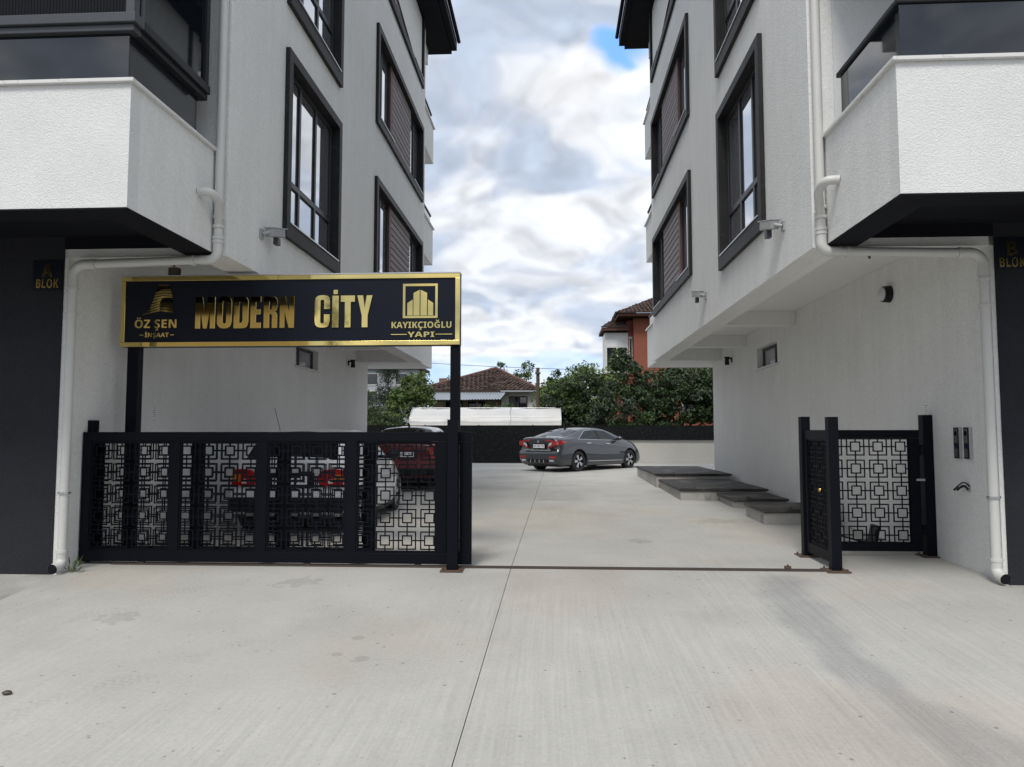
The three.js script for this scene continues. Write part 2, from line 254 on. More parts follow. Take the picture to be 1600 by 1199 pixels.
// ================================================================ the two apartment blocks
const FLOOR = 3.05;
function building(s, label) {
  const B = group('apartment_building'); tag(B, label, 'building', 'pale apartment blocks either side of the drive');
  const X = (u) => -0.4 + s * u, bx = (u0, u1, y0, y1, z0, z1, r) => box(X(u0), X(u1), y0, y1, z0, z1, r), wx = (u0, u1, o, h = []) => wallX(X(u0), X(u1), o, h);
  // side wall over the drive, one opening per window
  const nearW = [0, 1, 2].map((k) => ({ z0: -11.17, z1: -9.08, y0: 4.07 + k * FLOOR, y1: 6.21 + k * FLOOR })), farW = [0, 1, 2].map((k) => ({ z0: -18.52, z1: -13.79, y0: 4.5 + k * FLOOR, y1: 6.2 + k * FLOOR }));
  const grow = (w, d) => rect(w.z0 - d, w.z1 + d, w.y0 - d, w.y1 + d);
  obj('wall', wx(3.0, 3.25, rect(-19.1, -7.4, 3.25, 12.3), [...nearW, ...farW].map((w) => grow(w, 0.02))), M.plaster, B);
  obj('wall', wallZ(-7.65, -7.4, rect(Math.min(X(3.252), X(12)), Math.max(X(3.252), X(12)), 3.25, 12.3), []), M.coarse, B);
  obj('wall', bx(3.252, 12, 3.25, 12.3, -19.1, -18.85), M.plaster, B);
  // ground storey set back under the overhang
  const vent = { z0: -15.7, z1: -14.3, y0: 2.71, y1: 3.17 };
  obj('wall', wx(4.70, 4.95, rect(-20.0, -7.4, -0.4, 3.56), [grow(vent, 0)]), M.plaster, B);
  obj('wall', bx(4.952, 12, -0.4, 3.56, -20.0, -19.75), M.plaster, B);
  obj('front_wall', bx(4.742, 12, -0.4, 3.5, -7.398, -7.39), M.charcoal, B).userData.label = 'charcoal painted front wall';
  obj('wall', bx(4.952, 12, -0.4, 3.5, -7.65, -7.399), M.white, B);
  // soffit: slab, edge beam and cross beams
  obj('soffit', bx(3.252, 4.95, 3.562, 3.75, -19.95, -7.652), M.white, B);
  obj('beam', bx(3.252, 3.36, 3.252, 3.56, -18.85, -7.652), M.white, B);
  for (const z of [-7.94, -13.45, -16.75]) obj('beam', bx(3.362, 4.698, 3.315, 3.56, z, z + 0.28), M.white, B);
  obj('beam', bx(3.362, 5.2, 3.30, 3.56, -20.3, -20.02), M.white, B);
  // eaves
  const rf = group('roof', B);
  obj('eave', bx(2.47, 13, 12.3, 12.42, -20.4, -6.3), M.eave, rf);
  obj('fascia', bx(2.31, 2.468, 12.34, 12.62, -20.3, -6.2), M.eave, rf);
  obj('gutter', rod([X(2.25), 12.6, -6.2], [X(2.25), 12.6, -20.3], 0.05), M.eave, rf);
  obj('covering', bx(2.47, 13, 12.422, 12.7, -20.4, -6.3), M.eave, rf);
  obj('beam', bx(3.12, 6, 11.86, 12.298, -20.15, -19.102), M.plaster, B);

  const nearWindow = (w) => {
    const g = group('window', B), o = 0.13;
    const ring = wx(2.94, 2.998, rect(w.z0 - o, w.z1 + o, w.y0 - 0.19, w.y1 + o), [grow(w, 0)]), liner = wx(3.0, 3.24, grow(w, 0.018), [grow(w, 0)]);
    obj('surround', [ring, liner], M.stone, g);
    const zs = [w.z0, lerp(w.z0, w.z1, 0.36), lerp(w.z0, w.z1, 0.68), w.z1], yt = lerp(w.y0, w.y1, 0.30), f = 0.045, holes = [], panes = [];
    for (let i = 0; i < 3; i++) for (const [a, b] of [[w.y0, yt], [yt, w.y1]]) holes.push([zs[i] + (i ? f * 0.7 : 0.06), zs[i + 1] - (i < 2 ? f * 0.7 : 0.06), a + (a === w.y0 ? 0.06 : f * 0.8), b - (b === w.y1 ? 0.06 : f * 0.8)]);
    obj('sash_frame', wx(3.075, 3.135, rect(w.z0 + 0.001, w.z1 - 0.001, w.y0 + 0.001, w.y1 - 0.001), holes.map((h) => rect(...h))), M.frameGrey, g);
    for (const h of holes) { obj('pane', wx(3.10, 3.106, rect(h[0] + 0.012, h[1] - 0.012, h[2] + 0.012, h[3] - 0.012)), M.pane, g); obj('glazing_bead', wx(3.085, 3.125, rect(h[0] + 0.001, h[1] - 0.001, h[2] + 0.001, h[3] - 0.001), [rect(h[0] + 0.014, h[1] - 0.014, h[2] + 0.014, h[3] - 0.014)]), M.plastic, g); }
    obj('sill', bx(2.925, 3.075, w.y0 + 0.001, w.y0 + 0.018, w.z0 + 0.002, w.z1 - 0.002), M.alu, g);
  };
  const farWindow = (w) => {
    const g = group('window', B), o = 0.13;
    const ring = wx(2.94, 2.998, rect(w.z0 - o, w.z1 + o, w.y0 - o - 0.03, w.y1 + o), [grow(w, 0)]), liner = wx(3.0, 3.24, grow(w, 0.018), [grow(w, 0)]);
    obj('surround', [ring, liner], M.stone, g);
    for (const [a, b] of [[-15.1, w.z1], [w.z0, -17.32]]) {
      const m = lerp(a, b, 0.5), hs = [[a + 0.06, m - 0.04, w.y0 + 0.06, w.y1 - 0.06], [m + 0.04, b - 0.06, w.y0 + 0.06, w.y1 - 0.06]];
      obj('sash_frame', wx(3.075, 3.135, rect(a + 0.001, b - 0.001, w.y0 + 0.001, w.y1 - 0.001), hs.map((h) => rect(...h))), M.frame, g);
      for (const h of hs) obj('pane', wx(3.10, 3.106, rect(h[0] + 0.001, h[1] - 0.001, h[2] + 0.001, h[3] - 0.001)), M.pane, g);
      obj('sill', bx(2.925, 3.075, w.y0 + 0.001, w.y0 + 0.018, a + 0.02, b - 0.02), M.alu, g);
    }
    obj('post', bx(3.03, 3.2, w.y0 + 0.001, w.y1 - 0.001, -15.26, -15.102), M.slatPost, g);
    obj('backing', bx(3.1, 3.2, w.y0 + 0.001, w.y1 - 0.001, -17.318, -15.262), M.slatPost, g);
    const n = 12, h = (w.y1 - w.y0) / n;
    for (let i = 0; i < n; i++) obj('slat', bx(3.03, 3.07, w.y0 + i * h + 0.011, w.y0 + (i + 1) * h - 0.011, -17.31, -15.27, 0.006), slatTone[(i * 7 + (s > 0 ? 1 : 0)) % 4], g);
  };
  nearW.forEach(nearWindow); farW.forEach(farWindow);
  { // small high window of the ground storey
    const g = group('window', B), w = vent, m = lerp(w.z0, w.z1, 0.62), hs = [[w.z0 + 0.05, m - 0.03, w.y0 + 0.08, w.y1 - 0.06], [m + 0.03, w.z1 - 0.05, w.y0 + 0.08, w.y1 - 0.06]];
    obj('sash_frame', wx(4.82, 4.87, rect(w.z0 + 0.001, w.z1 - 0.001, w.y0 + 0.036, w.y1 - 0.001), hs.map((h) => rect(...h))), M.frameGrey, g);
    for (const h of hs) obj('pane', wx(4.842, 4.848, rect(h[0] + 0.001, h[1] - 0.001, h[2] + 0.001, h[3] - 0.001)), M.pane, g);
    obj('sill', bx(4.66, 4.82, w.y0 + 0.001, w.y0 + 0.035, w.z0 - 0.06, w.z1 + 0.06), M.marble, g);
  }
  // balconies: street side
  const streetBalcony = (k, glazed) => {
    const g = group('balcony', B), y = 3.27 + k * FLOOR, U = 9, fz = -5.8, bz = -7.398;
    obj('parapet', bx(3.12, 3.27, y, y + 1.06, bz, fz - 0.151), M.plaster, g);
    obj('parapet', bx(3.12, U, y, y + 1.06, fz - 0.15, fz), M.coarse, g);
    obj('floor_slab', bx(3.271, U, y + 0.2, y + 0.34, bz, fz - 0.152), M.black, g);
    obj('rim_beam', [bx(3.123, 3.43, y - 0.014, y - 0.001, bz, fz - 0.003), bx(3.272, 3.43, y, y + 0.198, bz, fz - 0.31)], M.black, g);
    obj('rim_beam', [bx(3.431, U, y - 0.014, y - 0.001, fz - 0.30, fz - 0.003), bx(3.431, U, y, y + 0.198, fz - 0.30, fz - 0.153)], M.black, g);
    obj('soffit_back', bx(3.431, 4.741, y + 0.068, y + 0.199, bz - 0.0, bz + 0.006), M.black, g);
    if (k) return;
    const c = y + 1.06;
    obj('coping', bx(3.085, 3.30, c + 0.001, c + 0.036, bz + 0.0, fz - 0.186, 0.006), M.marble, g);
    obj('coping', bx(3.085, U, c + 0.001, c + 0.036, fz - 0.185, fz + 0.035, 0.006), M.marble, g);
    const t = c + 0.037, top = glazed ? 4.80 : 4.845;
    obj('glass_panel', bx(3.19, U, t, top, fz - 0.08, fz - 0.068), M.smoked, g);
    obj('glass_panel', bx(3.19, 3.202, t, top, -7.06, fz - 0.083), M.smoked, g);
    if (!glazed) {
      obj('handrail', bx(3.165, 3.225, top + 0.001, top + 0.05, -7.12, fz - 0.11, 0.012), M.frame, g);
      obj('handrail', bx(3.165, U, top + 0.001, top + 0.05, fz - 0.105, fz - 0.045, 0.012), M.frame, g);
    } else {
      obj('sill_rail', [bx(3.13, 3.25, top + 0.001, top + 0.06, -7.16, fz - 0.141, 0.008), bx(3.10, 3.23, top + 0.062, top + 0.15, -7.16, fz - 0.141, 0.008)], M.frame, g);
      obj('sill_rail', [bx(3.13, U, top + 0.001, top + 0.06, fz - 0.14, fz - 0.02, 0.008), bx(3.10, U, top + 0.062, top + 0.15, fz - 0.14, fz + 0.01, 0.008)], M.frameGrey, g);
      obj('corner_post', bx(3.12, 3.2, top + 0.151, 6.25, fz - 0.09, fz - 0.01, 0.008), M.frameGrey, g);
      obj('corner_post', bx(3.12, 3.17, top + 0.151, 6.25, fz - 0.17, fz - 0.12, 0.008), M.frameGrey, g);
      obj('corner_post', bx(3.12, 3.2, top + 0.151, 6.25, -7.16, -7.09, 0.008), M.frame, g);
      obj('glass_panel', bx(3.15, 3.16, top + 0.152, 6.25, -7.088, fz - 0.172), M.smoked, g);
      obj('glass_panel', bx(3.202, U, top + 0.152, 6.25, fz - 0.06, fz - 0.05), M.smoked, g);
      for (let i = 0; i < 70; i++) obj('blind_pleat', bx(3.215 + i * 0.028, 3.239 + i * 0.028, top + 0.155, 6.24, fz - 0.046, fz - 0.040), M.blind, g);
    }
  };
  streetBalcony(0, s < 0); streetBalcony(1, false);
  // balconies: yard side
  for (let k = 0; k < 3; k++) {
    const g = group('balcony', B), y = 3.27 + k * FLOOR;
    obj('parapet', bx(3.12, 3.27, y, y + 1.06, -21.05, -19.102), M.plaster, g);
    obj('parapet', bx(3.12, 8, y, y + 1.06, -21.2, -21.051), M.plaster, g);
    obj('floor_slab', bx(3.271, 8, y + 0.001, y + 0.16, -21.049, -19.102), M.white, g);
    obj('coping', bx(3.07, 3.31, y + 1.061, y + 1.1, -21.25, -19.11, 0.006), M.marble, g);
    obj('handrail', bx(3.15, 3.2, y + 1.42, y + 1.47, -21.1, -19.12), M.frame, g);
    obj('glass_panel', bx(3.17, 3.18, y + 1.101, y + 1.419, -21.0, -19.3), M.smoked, g);
  }
  return B;
}
building(-1, 'pale grey apartment block with the glazed-in balcony and A BLOK wall plate');
const intercomBlock = building(1, 'pale grey apartment block with open glass balcony railing and twin intercoms below');

// ---------------------------------------------------------------- rain pipes
function rainPipe(s, label) {
  const g = tag(group('rain_pipe'), label, 'pipe', 'white rain pipes on the block corners'), X = (u) => -0.4 + s * u, r = 0.046, zp = -7.33, by = groundY(-7.3);
  const arc = (cx, cy, a0, a1, R, n = 5) => { const o = []; for (let i = 0; i <= n; i++) { const a = lerp(a0, a1, i / n); o.push([X(cx + R * Math.cos(a)), cy + R * Math.sin(a), zp]); } return o; };
  obj('pipe', rod([X(3.06), 12.2, zp], [X(3.06), 3.34, zp], r), M.pvc, g);
  obj('elbow', tube([[X(3.06), 3.40, zp], [X(3.06), 3.30, zp], ...arc(3.15, 3.28, Math.PI, Math.PI * 1.5, 0.09), [X(3.24), 3.19, zp]], r * 1.1, 14, true), M.pvc, g);
  obj('pipe', rod([X(3.2), 3.19, zp], [X(4.46), 3.16, zp], r), M.pvc, g);
  obj('elbow', tube([[X(4.38), 3.16, zp], [X(4.44), 3.16, zp], ...arc(4.47, 3.03, Math.PI / 2, 0, 0.13), [X(4.6), 2.93, zp]], r * 1.1, 14, true), M.pvc, g);
  obj('pipe', rod([X(4.6), 2.97, zp], [X(4.6), by + 0.16, zp], r), M.pvc, g);
  obj('outlet', tube([[X(4.6), by + 0.2, zp], [X(4.6), by + 0.12, zp], [X(4.6), by + 0.075, zp + 0.05], [X(4.6), by + 0.06, zp + 0.14]], r * 1.12, 14, true), M.pvc, g);
  obj('outlet_mouth', rod([X(4.6), by + 0.061, zp + 0.10], [X(4.6), by + 0.0595, zp + 0.145], r * 1.0), M.black, g);
  obj('branch', tube([[X(3.125), 3.80, -7.0], [X(3.02), 3.80, -7.03], [X(2.985), 3.76, -7.14], [X(3.02), 3.66, -7.25], [X(3.06), 3.55, zp]], r * 0.95, 14, true), M.pvc, g);
  for (const y of [3.62, 3.52, 3.40, 3.36]) obj('collar', rod([X(3.06), y, zp], [X(3.06), y + 0.03, zp], r * 1.25, r * 1.25, 18), M.pvc, g);
  for (const y of [2.88, 2.62, by + 0.2]) obj('collar', rod([X(4.6), y, zp], [X(4.6), y + 0.03, zp], r * 1.22, r * 1.22, 18), M.pvc, g);
  for (const u of [3.30, 4.36]) obj('collar', rod([X(u), 3.188 - (u - 3.2) * 0.024, zp], [X(u + 0.03), 3.188 - (u - 3.17) * 0.024, zp], r * 1.22, r * 1.22, 18), M.pvc, g);
  obj('clamp', rod([X(4.6), 0.78, zp], [X(4.6), 0.80, zp], r * 1.3, r * 1.3, 18), M.alu, g); obj('clamp', box(X(4.6), X(4.70), 0.782, 0.798, zp - 0.055, zp - 0.045), M.alu, g);
  obj('clamp', rod([X(3.52), 3.12, zp], [X(3.52), 3.24, zp - 0.06], 0.012), M.rust, g);
  return g;
}
rainPipe(-1, 'white rain pipe on the block corner behind the end of the sliding gate');
rainPipe(1, 'white rain pipe on the block corner next to the intercoms');

// ================================================================ lattice panels, gates and posts
function latticeShape(w, h, u, cx, cy, bar) {      // w x h sheet cut with squares in squares; one square is centred on (cx, cy)
  const N = 34, c = u / N, nx = Math.round(w / c), ny = Math.round(h / c), sx = w / nx, sy = h / ny, ox = Math.round(cx / sx), oy = Math.round(cy / sy);
  const full = (i, j) => {
    if (i < bar || j < bar || i >= nx - bar || j >= ny - bar) return true;
    const mod = (k) => Math.abs(((((k + N / 2) % N) + N) % N) - N / 2 + 0.5), A = mod(i - ox), Bb = mod(j - oy), m = Math.max(A, Bb);
    return (m > 6 && m < 8) || (m > 12 && m < 14) || (A < 1 && m > 6) || (Bb < 1 && m > 6);
  };
  const id = new Int32Array(nx * ny), holes = []; let n = 0;
  for (let s = 0; s < nx * ny; s++) {
    if (id[s] || full(s % nx, (s / nx) | 0)) continue;
    n++; const stack = [s], cells = []; id[s] = n;
    while (stack.length) { const q = stack.pop(), i = q % nx, j = (q / nx) | 0; cells.push([i, j]); for (const [di, dj] of [[1, 0], [-1, 0], [0, 1], [0, -1]]) { const k = (j + dj) * nx + i + di; if (!id[k] && !full(i + di, j + dj)) { id[k] = n; stack.push(k); } } }
    const inn = (i, j) => id[j * nx + i] === n, next = new Map(), put = (x0, y0, x1, y1) => next.set(x0 + ',' + y0, [x1, y1]);
    for (const [i, j] of cells) { if (!inn(i, j - 1)) put(i, j, i + 1, j); if (!inn(i + 1, j)) put(i + 1, j, i + 1, j + 1); if (!inn(i, j + 1)) put(i + 1, j + 1, i, j + 1); if (!inn(i - 1, j)) put(i, j + 1, i, j); }
    const start = next.keys().next().value.split(',').map(Number), loop = []; let p = start, guard = 0;
    do { const q = next.get(p.join(',')); const l = loop.length; if (l >= 2 && ((loop[l - 1][0] === loop[l - 2][0] && q[0] === p[0] && loop[l - 1][0] === p[0]) || (loop[l - 1][1] === loop[l - 2][1] && q[1] === p[1] && loop[l - 1][1] === p[1]))) { /* straight on */ } loop.push(p); p = q; } while ((p[0] !== start[0] || p[1] !== start[1]) && guard++ < 5000);
    const turn = loop.filter((v, k) => { const a = loop[(k + loop.length - 1) % loop.length], b = loop[(k + 1) % loop.length]; return !((a[0] === v[0] && b[0] === v[0]) || (a[1] === v[1] && b[1] === v[1])); });
    holes.push(turn.map(([x, y]) => [x * sx, y * sy]));
  }
  return { outline: rect(0, w, 0, h), holes };
}
const sheetCache = new Map();
function lattice(w, h, u, cx, cy, bar = 2, t = 0.004) { const k = [w, h, u, cx, cy, bar].map((x) => x.toFixed(3)).join(); if (!sheetCache.has(k)) { const s = latticeShape(w, h, u, cx, cy, bar); sheetCache.set(k, prism(s.outline, s.holes, t)); } return sheetCache.get(k); }
function postAt(x, z, top, label, size = 0.1, plate = true) {
  const y = groundY(z), g = tag(group('gate_post', scene, x, y, z), label, 'post', 'black steel gate posts'), h = size / 2;
  obj('shaft', box(-h, h, 0.013, top - y, -h, h, 0.004), M.steel, g);
  obj('cap', box(-h - 0.002, h + 0.002, top - y + 0.001, top - y + 0.006, -h - 0.002, h + 0.002), M.steel, g);
  if (plate) { const b = obj('base_plate', box(-0.115, 0.115, 0.001, 0.012, -0.115, 0.115), M.rust, g); for (const [i, j] of [[-1, -1], [-1, 1], [1, -1], [1, 1]]) obj('bolt', rod([i * 0.085, 0.012, j * 0.085], [i * 0.085, 0.034, j * 0.085], 0.011, 0.009, 6), M.rail, b); }
  return g;
}
function slidingLeaf(z, x1, spans, label, wheels) { // spans: openings [xa, xb] from left to right, frame bars between
  const y0 = 0.035, y1 = 1.412, g = tag(group('sliding_gate', scene, 0, 0, z), label, 'gate', 'leaves of the black sliding gate'), a = spans[0][0] - 0.095, d = 0.025;
  const F = [[y0, 0.145], [1.312, y1]];
  obj('bottom_rail', box(a, x1, ...F[0], -d, d, 0.004), M.steel, g); obj('top_rail', box(a, x1, ...F[1], -d, d, 0.004), M.steel, g);
  const edges = [a, ...spans.flat(), x1];
  for (let i = 0; i < edges.length; i += 2) obj('stile', box(edges[i], edges[i + 1], 0.1455, 1.3115, -d, d, 0.004), M.steel, g);
  for (const [p, q] of spans) {
    const w = q - p, m = 0.018, hh = 1.3115 - 0.1455;
    obj('panel_frame', prism(rect(p + 0.001, q - 0.001, 0.147, 1.310), [rect(p + m, q - m, 0.147 + m, 1.310 - m)], 0.03).translate(0, 0, -0.015), M.steel, g);
    const s = obj('lattice_sheet', lattice(w - 2 * m + 0.012, hh - 2 * m + 0.012, 0.2345, w > 0.4 ? w - 2 * m - 0.06 : 0.02, 0.115, 2), M.steel, g); s.position.set(p + m - 0.006, 0.1455 + m - 0.006, 0.004);
  }
  for (const x of wheels) { const w = obj('wheel', new THREE.CylinderGeometry(0.035, 0.035, 0.03, 18).rotateX(Math.PI / 2).translate(x, 0.036, 0), M.rail, g); obj('fork', box(x - 0.02, x + 0.02, 0.037, 0.06, 0.017, 0.022), M.rail, w); }
  return g;
}
const P4 = [[-4.99, -4.107], [-4.001, -3.147], [-3.043, -2.186], [-2.077, -1.218], [-1.115, -0.955]];
slidingLeaf(-7.75, -0.853, P4, 'long black sliding gate leaf of five lattice panels across the drive', [-4.4, -2.6, -1.42]);
slidingLeaf(-7.93, -1.915, [[-4.985, -3.945], [-3.84, -2.985], [-2.88, -2.025]], 'shorter black lattice gate leaf tucked behind the long sliding leaf', [-4.3, -2.4]);
postAt(-1.035, -7.62, 1.533, 'stout black guide post on a rusty plate in front of the sliding gate', 0.11);
postAt(-5.13 + 0.05, -7.87, 1.535, 'black post at the wall end of the sliding gate', 0.1, false);
postAt(2.865, -7.76, 1.56, 'black post at the free end of the short lattice return panel', 0.1);
postAt(2.875, -8.62, 1.58, 'black corner post where the two fixed lattice panels meet', 0.1);
postAt(4.245, -8.66, 1.60, 'black post against the white wall beside the small lattice gate', 0.11);
{ // the floor track
  const t = tag(group('gate_track'), 'rusty double steel floor track of the sliding gate', 'track');
  for (const dz of [-0.022, 0.022]) obj('rail_bar', box(-4.72, 2.74, 0.002, 0.018, -7.75 + dz - 0.006, -7.75 + dz + 0.006), M.rail, t);
  obj('bed_plate', box(-4.72, 2.74, 0.0005, 0.004, -7.785, -7.715), M.rust, t);
  const st = obj('end_stop', box(2.36, 2.42, 0.019, 0.045, -7.79, -7.75), M.rust, t); obj('bolt', rod([2.39, 0.045, -7.77], [2.39, 0.06, -7.77], 0.008), M.rail, st);
}
{ // small gate facing the street, hung on the wall post
  const z = -8.64, g = tag(group('pedestrian_gate', scene, 0, 0, z), 'small black lattice gate beside the white wall', 'gate'), d = 0.02;
  obj('bottom_rail', box(2.93, 4.15, 0.07, 0.16, -d, d, 0.004), M.steel, g); obj('top_rail', box(2.93, 4.15, 1.342, 1.435, -d, d, 0.004), M.steel, g);
  obj('stile', box(2.93, 3.02, 0.1605, 1.3415, -d, d, 0.004), M.steel, g); obj('stile', box(4.035, 4.15, 0.1605, 1.3415, -d, d, 0.004), M.steel, g);
  const s = obj('lattice_sheet', lattice(1.015, 1.181, 0.25, 0.925, 0.09, 2), M.steel, g); s.position.set(3.02, 0.1605, 0);
  obj('latch', box(4.10, 4.20, 0.86, 0.885, 0.021, 0.035, 0.003), M.alu, g);
  obj('hinge', rod([4.17, 0.25, 0.0], [4.17, 0.37, 0.0], 0.014), M.steel, g); obj('hinge', rod([4.17, 1.15, 0.0], [4.17, 1.27, 0.0], 0.014), M.steel, g);
}
{ // return panel running back from the front post
  const x = 2.868, g = tag(group('fence_panel', scene, x, 0, 0), 'black lattice return panel with a brass knob between two posts', 'fence panel'), d = 0.02;
  obj('bottom_rail', box(-d, d, 0.07, 0.18, -8.565, -7.815, 0.004), M.steel, g); obj('top_rail', box(-d, d, 1.33, 1.43, -8.565, -7.815, 0.004), M.steel, g);
  obj('stile', box(-d, d, 0.1805, 1.3295, -8.565, -8.49, 0.004), M.steel, g); obj('stile', box(-d, d, 0.1805, 1.3295, -7.89, -7.815, 0.004), M.steel, g);
  const s = obj('lattice_sheet', lattice(0.6, 1.149, 0.245, 0.12, 0.12, 2), M.steel, g); s.rotation.y = -Math.PI / 2; s.position.set(0.0, 0.1805, -8.49);
  obj('backing_sheet', box(0.014, 0.017, 0.181, 1.329, -8.489, -7.891), M.black, g);
  const k = obj('knob', new THREE.SphereGeometry(0.022, 14, 10).translate(-0.05, 0.80, -8.0), M.goldDull, g); obj('spindle', rod([-0.02, 0.80, -8.0], [-0.04, 0.80, -8.0], 0.01), M.goldDull, k);
}

// ================================================================ the sign
const font = await new FontLoader().loadAsync('fonts/droid/droid_sans_bold.typeface.json');
function word(text, x0, x1, y0, y1, z, depth, mat, parent, name = 'letter') {
  const res = font.data.resolution, adv = [...text].map((c) => (font.data.glyphs[c] ?? font.data.glyphs['I']).ha / res), tot = adv.reduce((a, b) => a + b, 0) - 0.08, kx = (x1 - x0) / tot, ky = (y1 - y0) / 0.992; let x = x0 - 0.04 * kx;
  [...text].forEach((c, i) => { if (c !== ' ') { const g = new THREE.ExtrudeGeometry(font.generateShapes(c, 1), { depth, bevelEnabled: false, curveSegments: 5 }); g.scale(kx, ky, 1); g.translate(x, y0, z); obj(name, g, mat, parent); } x += adv[i] * kx; });
}
const roundRect = (w, h, r, n = 5) => { const o = []; for (const [cx, cy, a] of [[w - r, r, -Math.PI / 2], [w - r, h - r, 0], [r, h - r, Math.PI / 2], [r, r, Math.PI]]) for (let i = 0; i <= n; i++) { const t = a + (Math.PI / 2) * (i / n); o.push([cx + r * Math.cos(t), cy + r * Math.sin(t)]); } return o; };
const at = (poly, dx, dy) => poly.map(([x, y]) => [x + dx, y + dy]);
const glyph = {                                     // heavy condensed capitals, unit height
  M: { w: 0.63, p: [[0, 0], [0, 1], [0.23, 1], [0.315, 0.48], [0.40, 1], [0.63, 1], [0.63, 0], [0.47, 0], [0.47, 0.62], [0.375, 0], [0.255, 0], [0.16, 0.62], [0.16, 0]], h: [] },
  O: { w: 0.48, p: roundRect(0.48, 1.02, 0.2), h: [at(roundRect(0.11, 0.70, 0.05), 0.185, 0.16)] },
  D: { w: 0.47, p: [[0, 0], [0.30, 0], [0.40, 0.03], [0.46, 0.11], [0.47, 0.2], [0.47, 0.8], [0.46, 0.89], [0.40, 0.97], [0.30, 1], [0, 1]], h: [[[0.185, 0.17], [0.255, 0.18], [0.28, 0.24], [0.28, 0.76], [0.255, 0.82], [0.185, 0.83]]] },
  E: { w: 0.35, p: [[0, 0], [0.35, 0], [0.35, 0.18], [0.185, 0.18], [0.185, 0.43], [0.33, 0.43], [0.33, 0.60], [0.185, 0.60], [0.185, 0.82], [0.345, 0.82], [0.345, 1], [0, 1]], h: [] },
  R: { w: 0.46, p: [[0, 0], [0.185, 0], [0.185, 0.44], [0.24, 0.44], [0.27, 0.40], [0.27, 0], [0.45, 0], [0.45, 0.36], [0.43, 0.46], [0.37, 0.51], [0.43, 0.57], [0.45, 0.66], [0.45, 0.82], [0.43, 0.92], [0.36, 0.98], [0.26, 1], [0, 1]], h: [[[0.185, 0.58], [0.24, 0.58], [0.265, 0.62], [0.265, 0.78], [0.24, 0.83], [0.185, 0.83]]] },
  N: { w: 0.46, p: [[0, 0], [0.16, 0], [0.16, 0.5], [0.29, 0], [0.46, 0], [0.46, 1], [0.30, 1], [0.30, 0.52], [0.17, 1], [0, 1]], h: [] },
  C: { w: 0.48, p: [[0.2, 0], [0.1, 0.02], [0.03, 0.08], [0, 0.2], [0, 0.82], [0.03, 0.94], [0.1, 1.0], [0.2, 1.02], [0.29, 1.02], [0.39, 1.0], [0.46, 0.94], [0.48, 0.82], [0.48, 0.58], [0.295, 0.58], [0.295, 0.84], [0.27, 0.87], [0.21, 0.87], [0.185, 0.84], [0.185, 0.18], [0.21, 0.14], [0.27, 0.14], [0.295, 0.18], [0.295, 0.42], [0.48, 0.42], [0.48, 0.2], [0.45, 0.08], [0.39, 0.02], [0.29, 0]], h: [] },
  I: { w: 0.2, p: rect(0, 0.2, 0, 1), h: [] },
  T: { w: 0.45, p: [[0.13, 0], [0.32, 0], [0.32, 0.80], [0.45, 0.80], [0.45, 1], [0, 1], [0, 0.80], [0.13, 0.80]], h: [] },
  Y: { w: 0.49, p: [[0.15, 0], [0.34, 0], [0.34, 0.36], [0.49, 1], [0.30, 1], [0.245, 0.62], [0.19, 1], [0, 1], [0.15, 0.36]], h: [] },
};
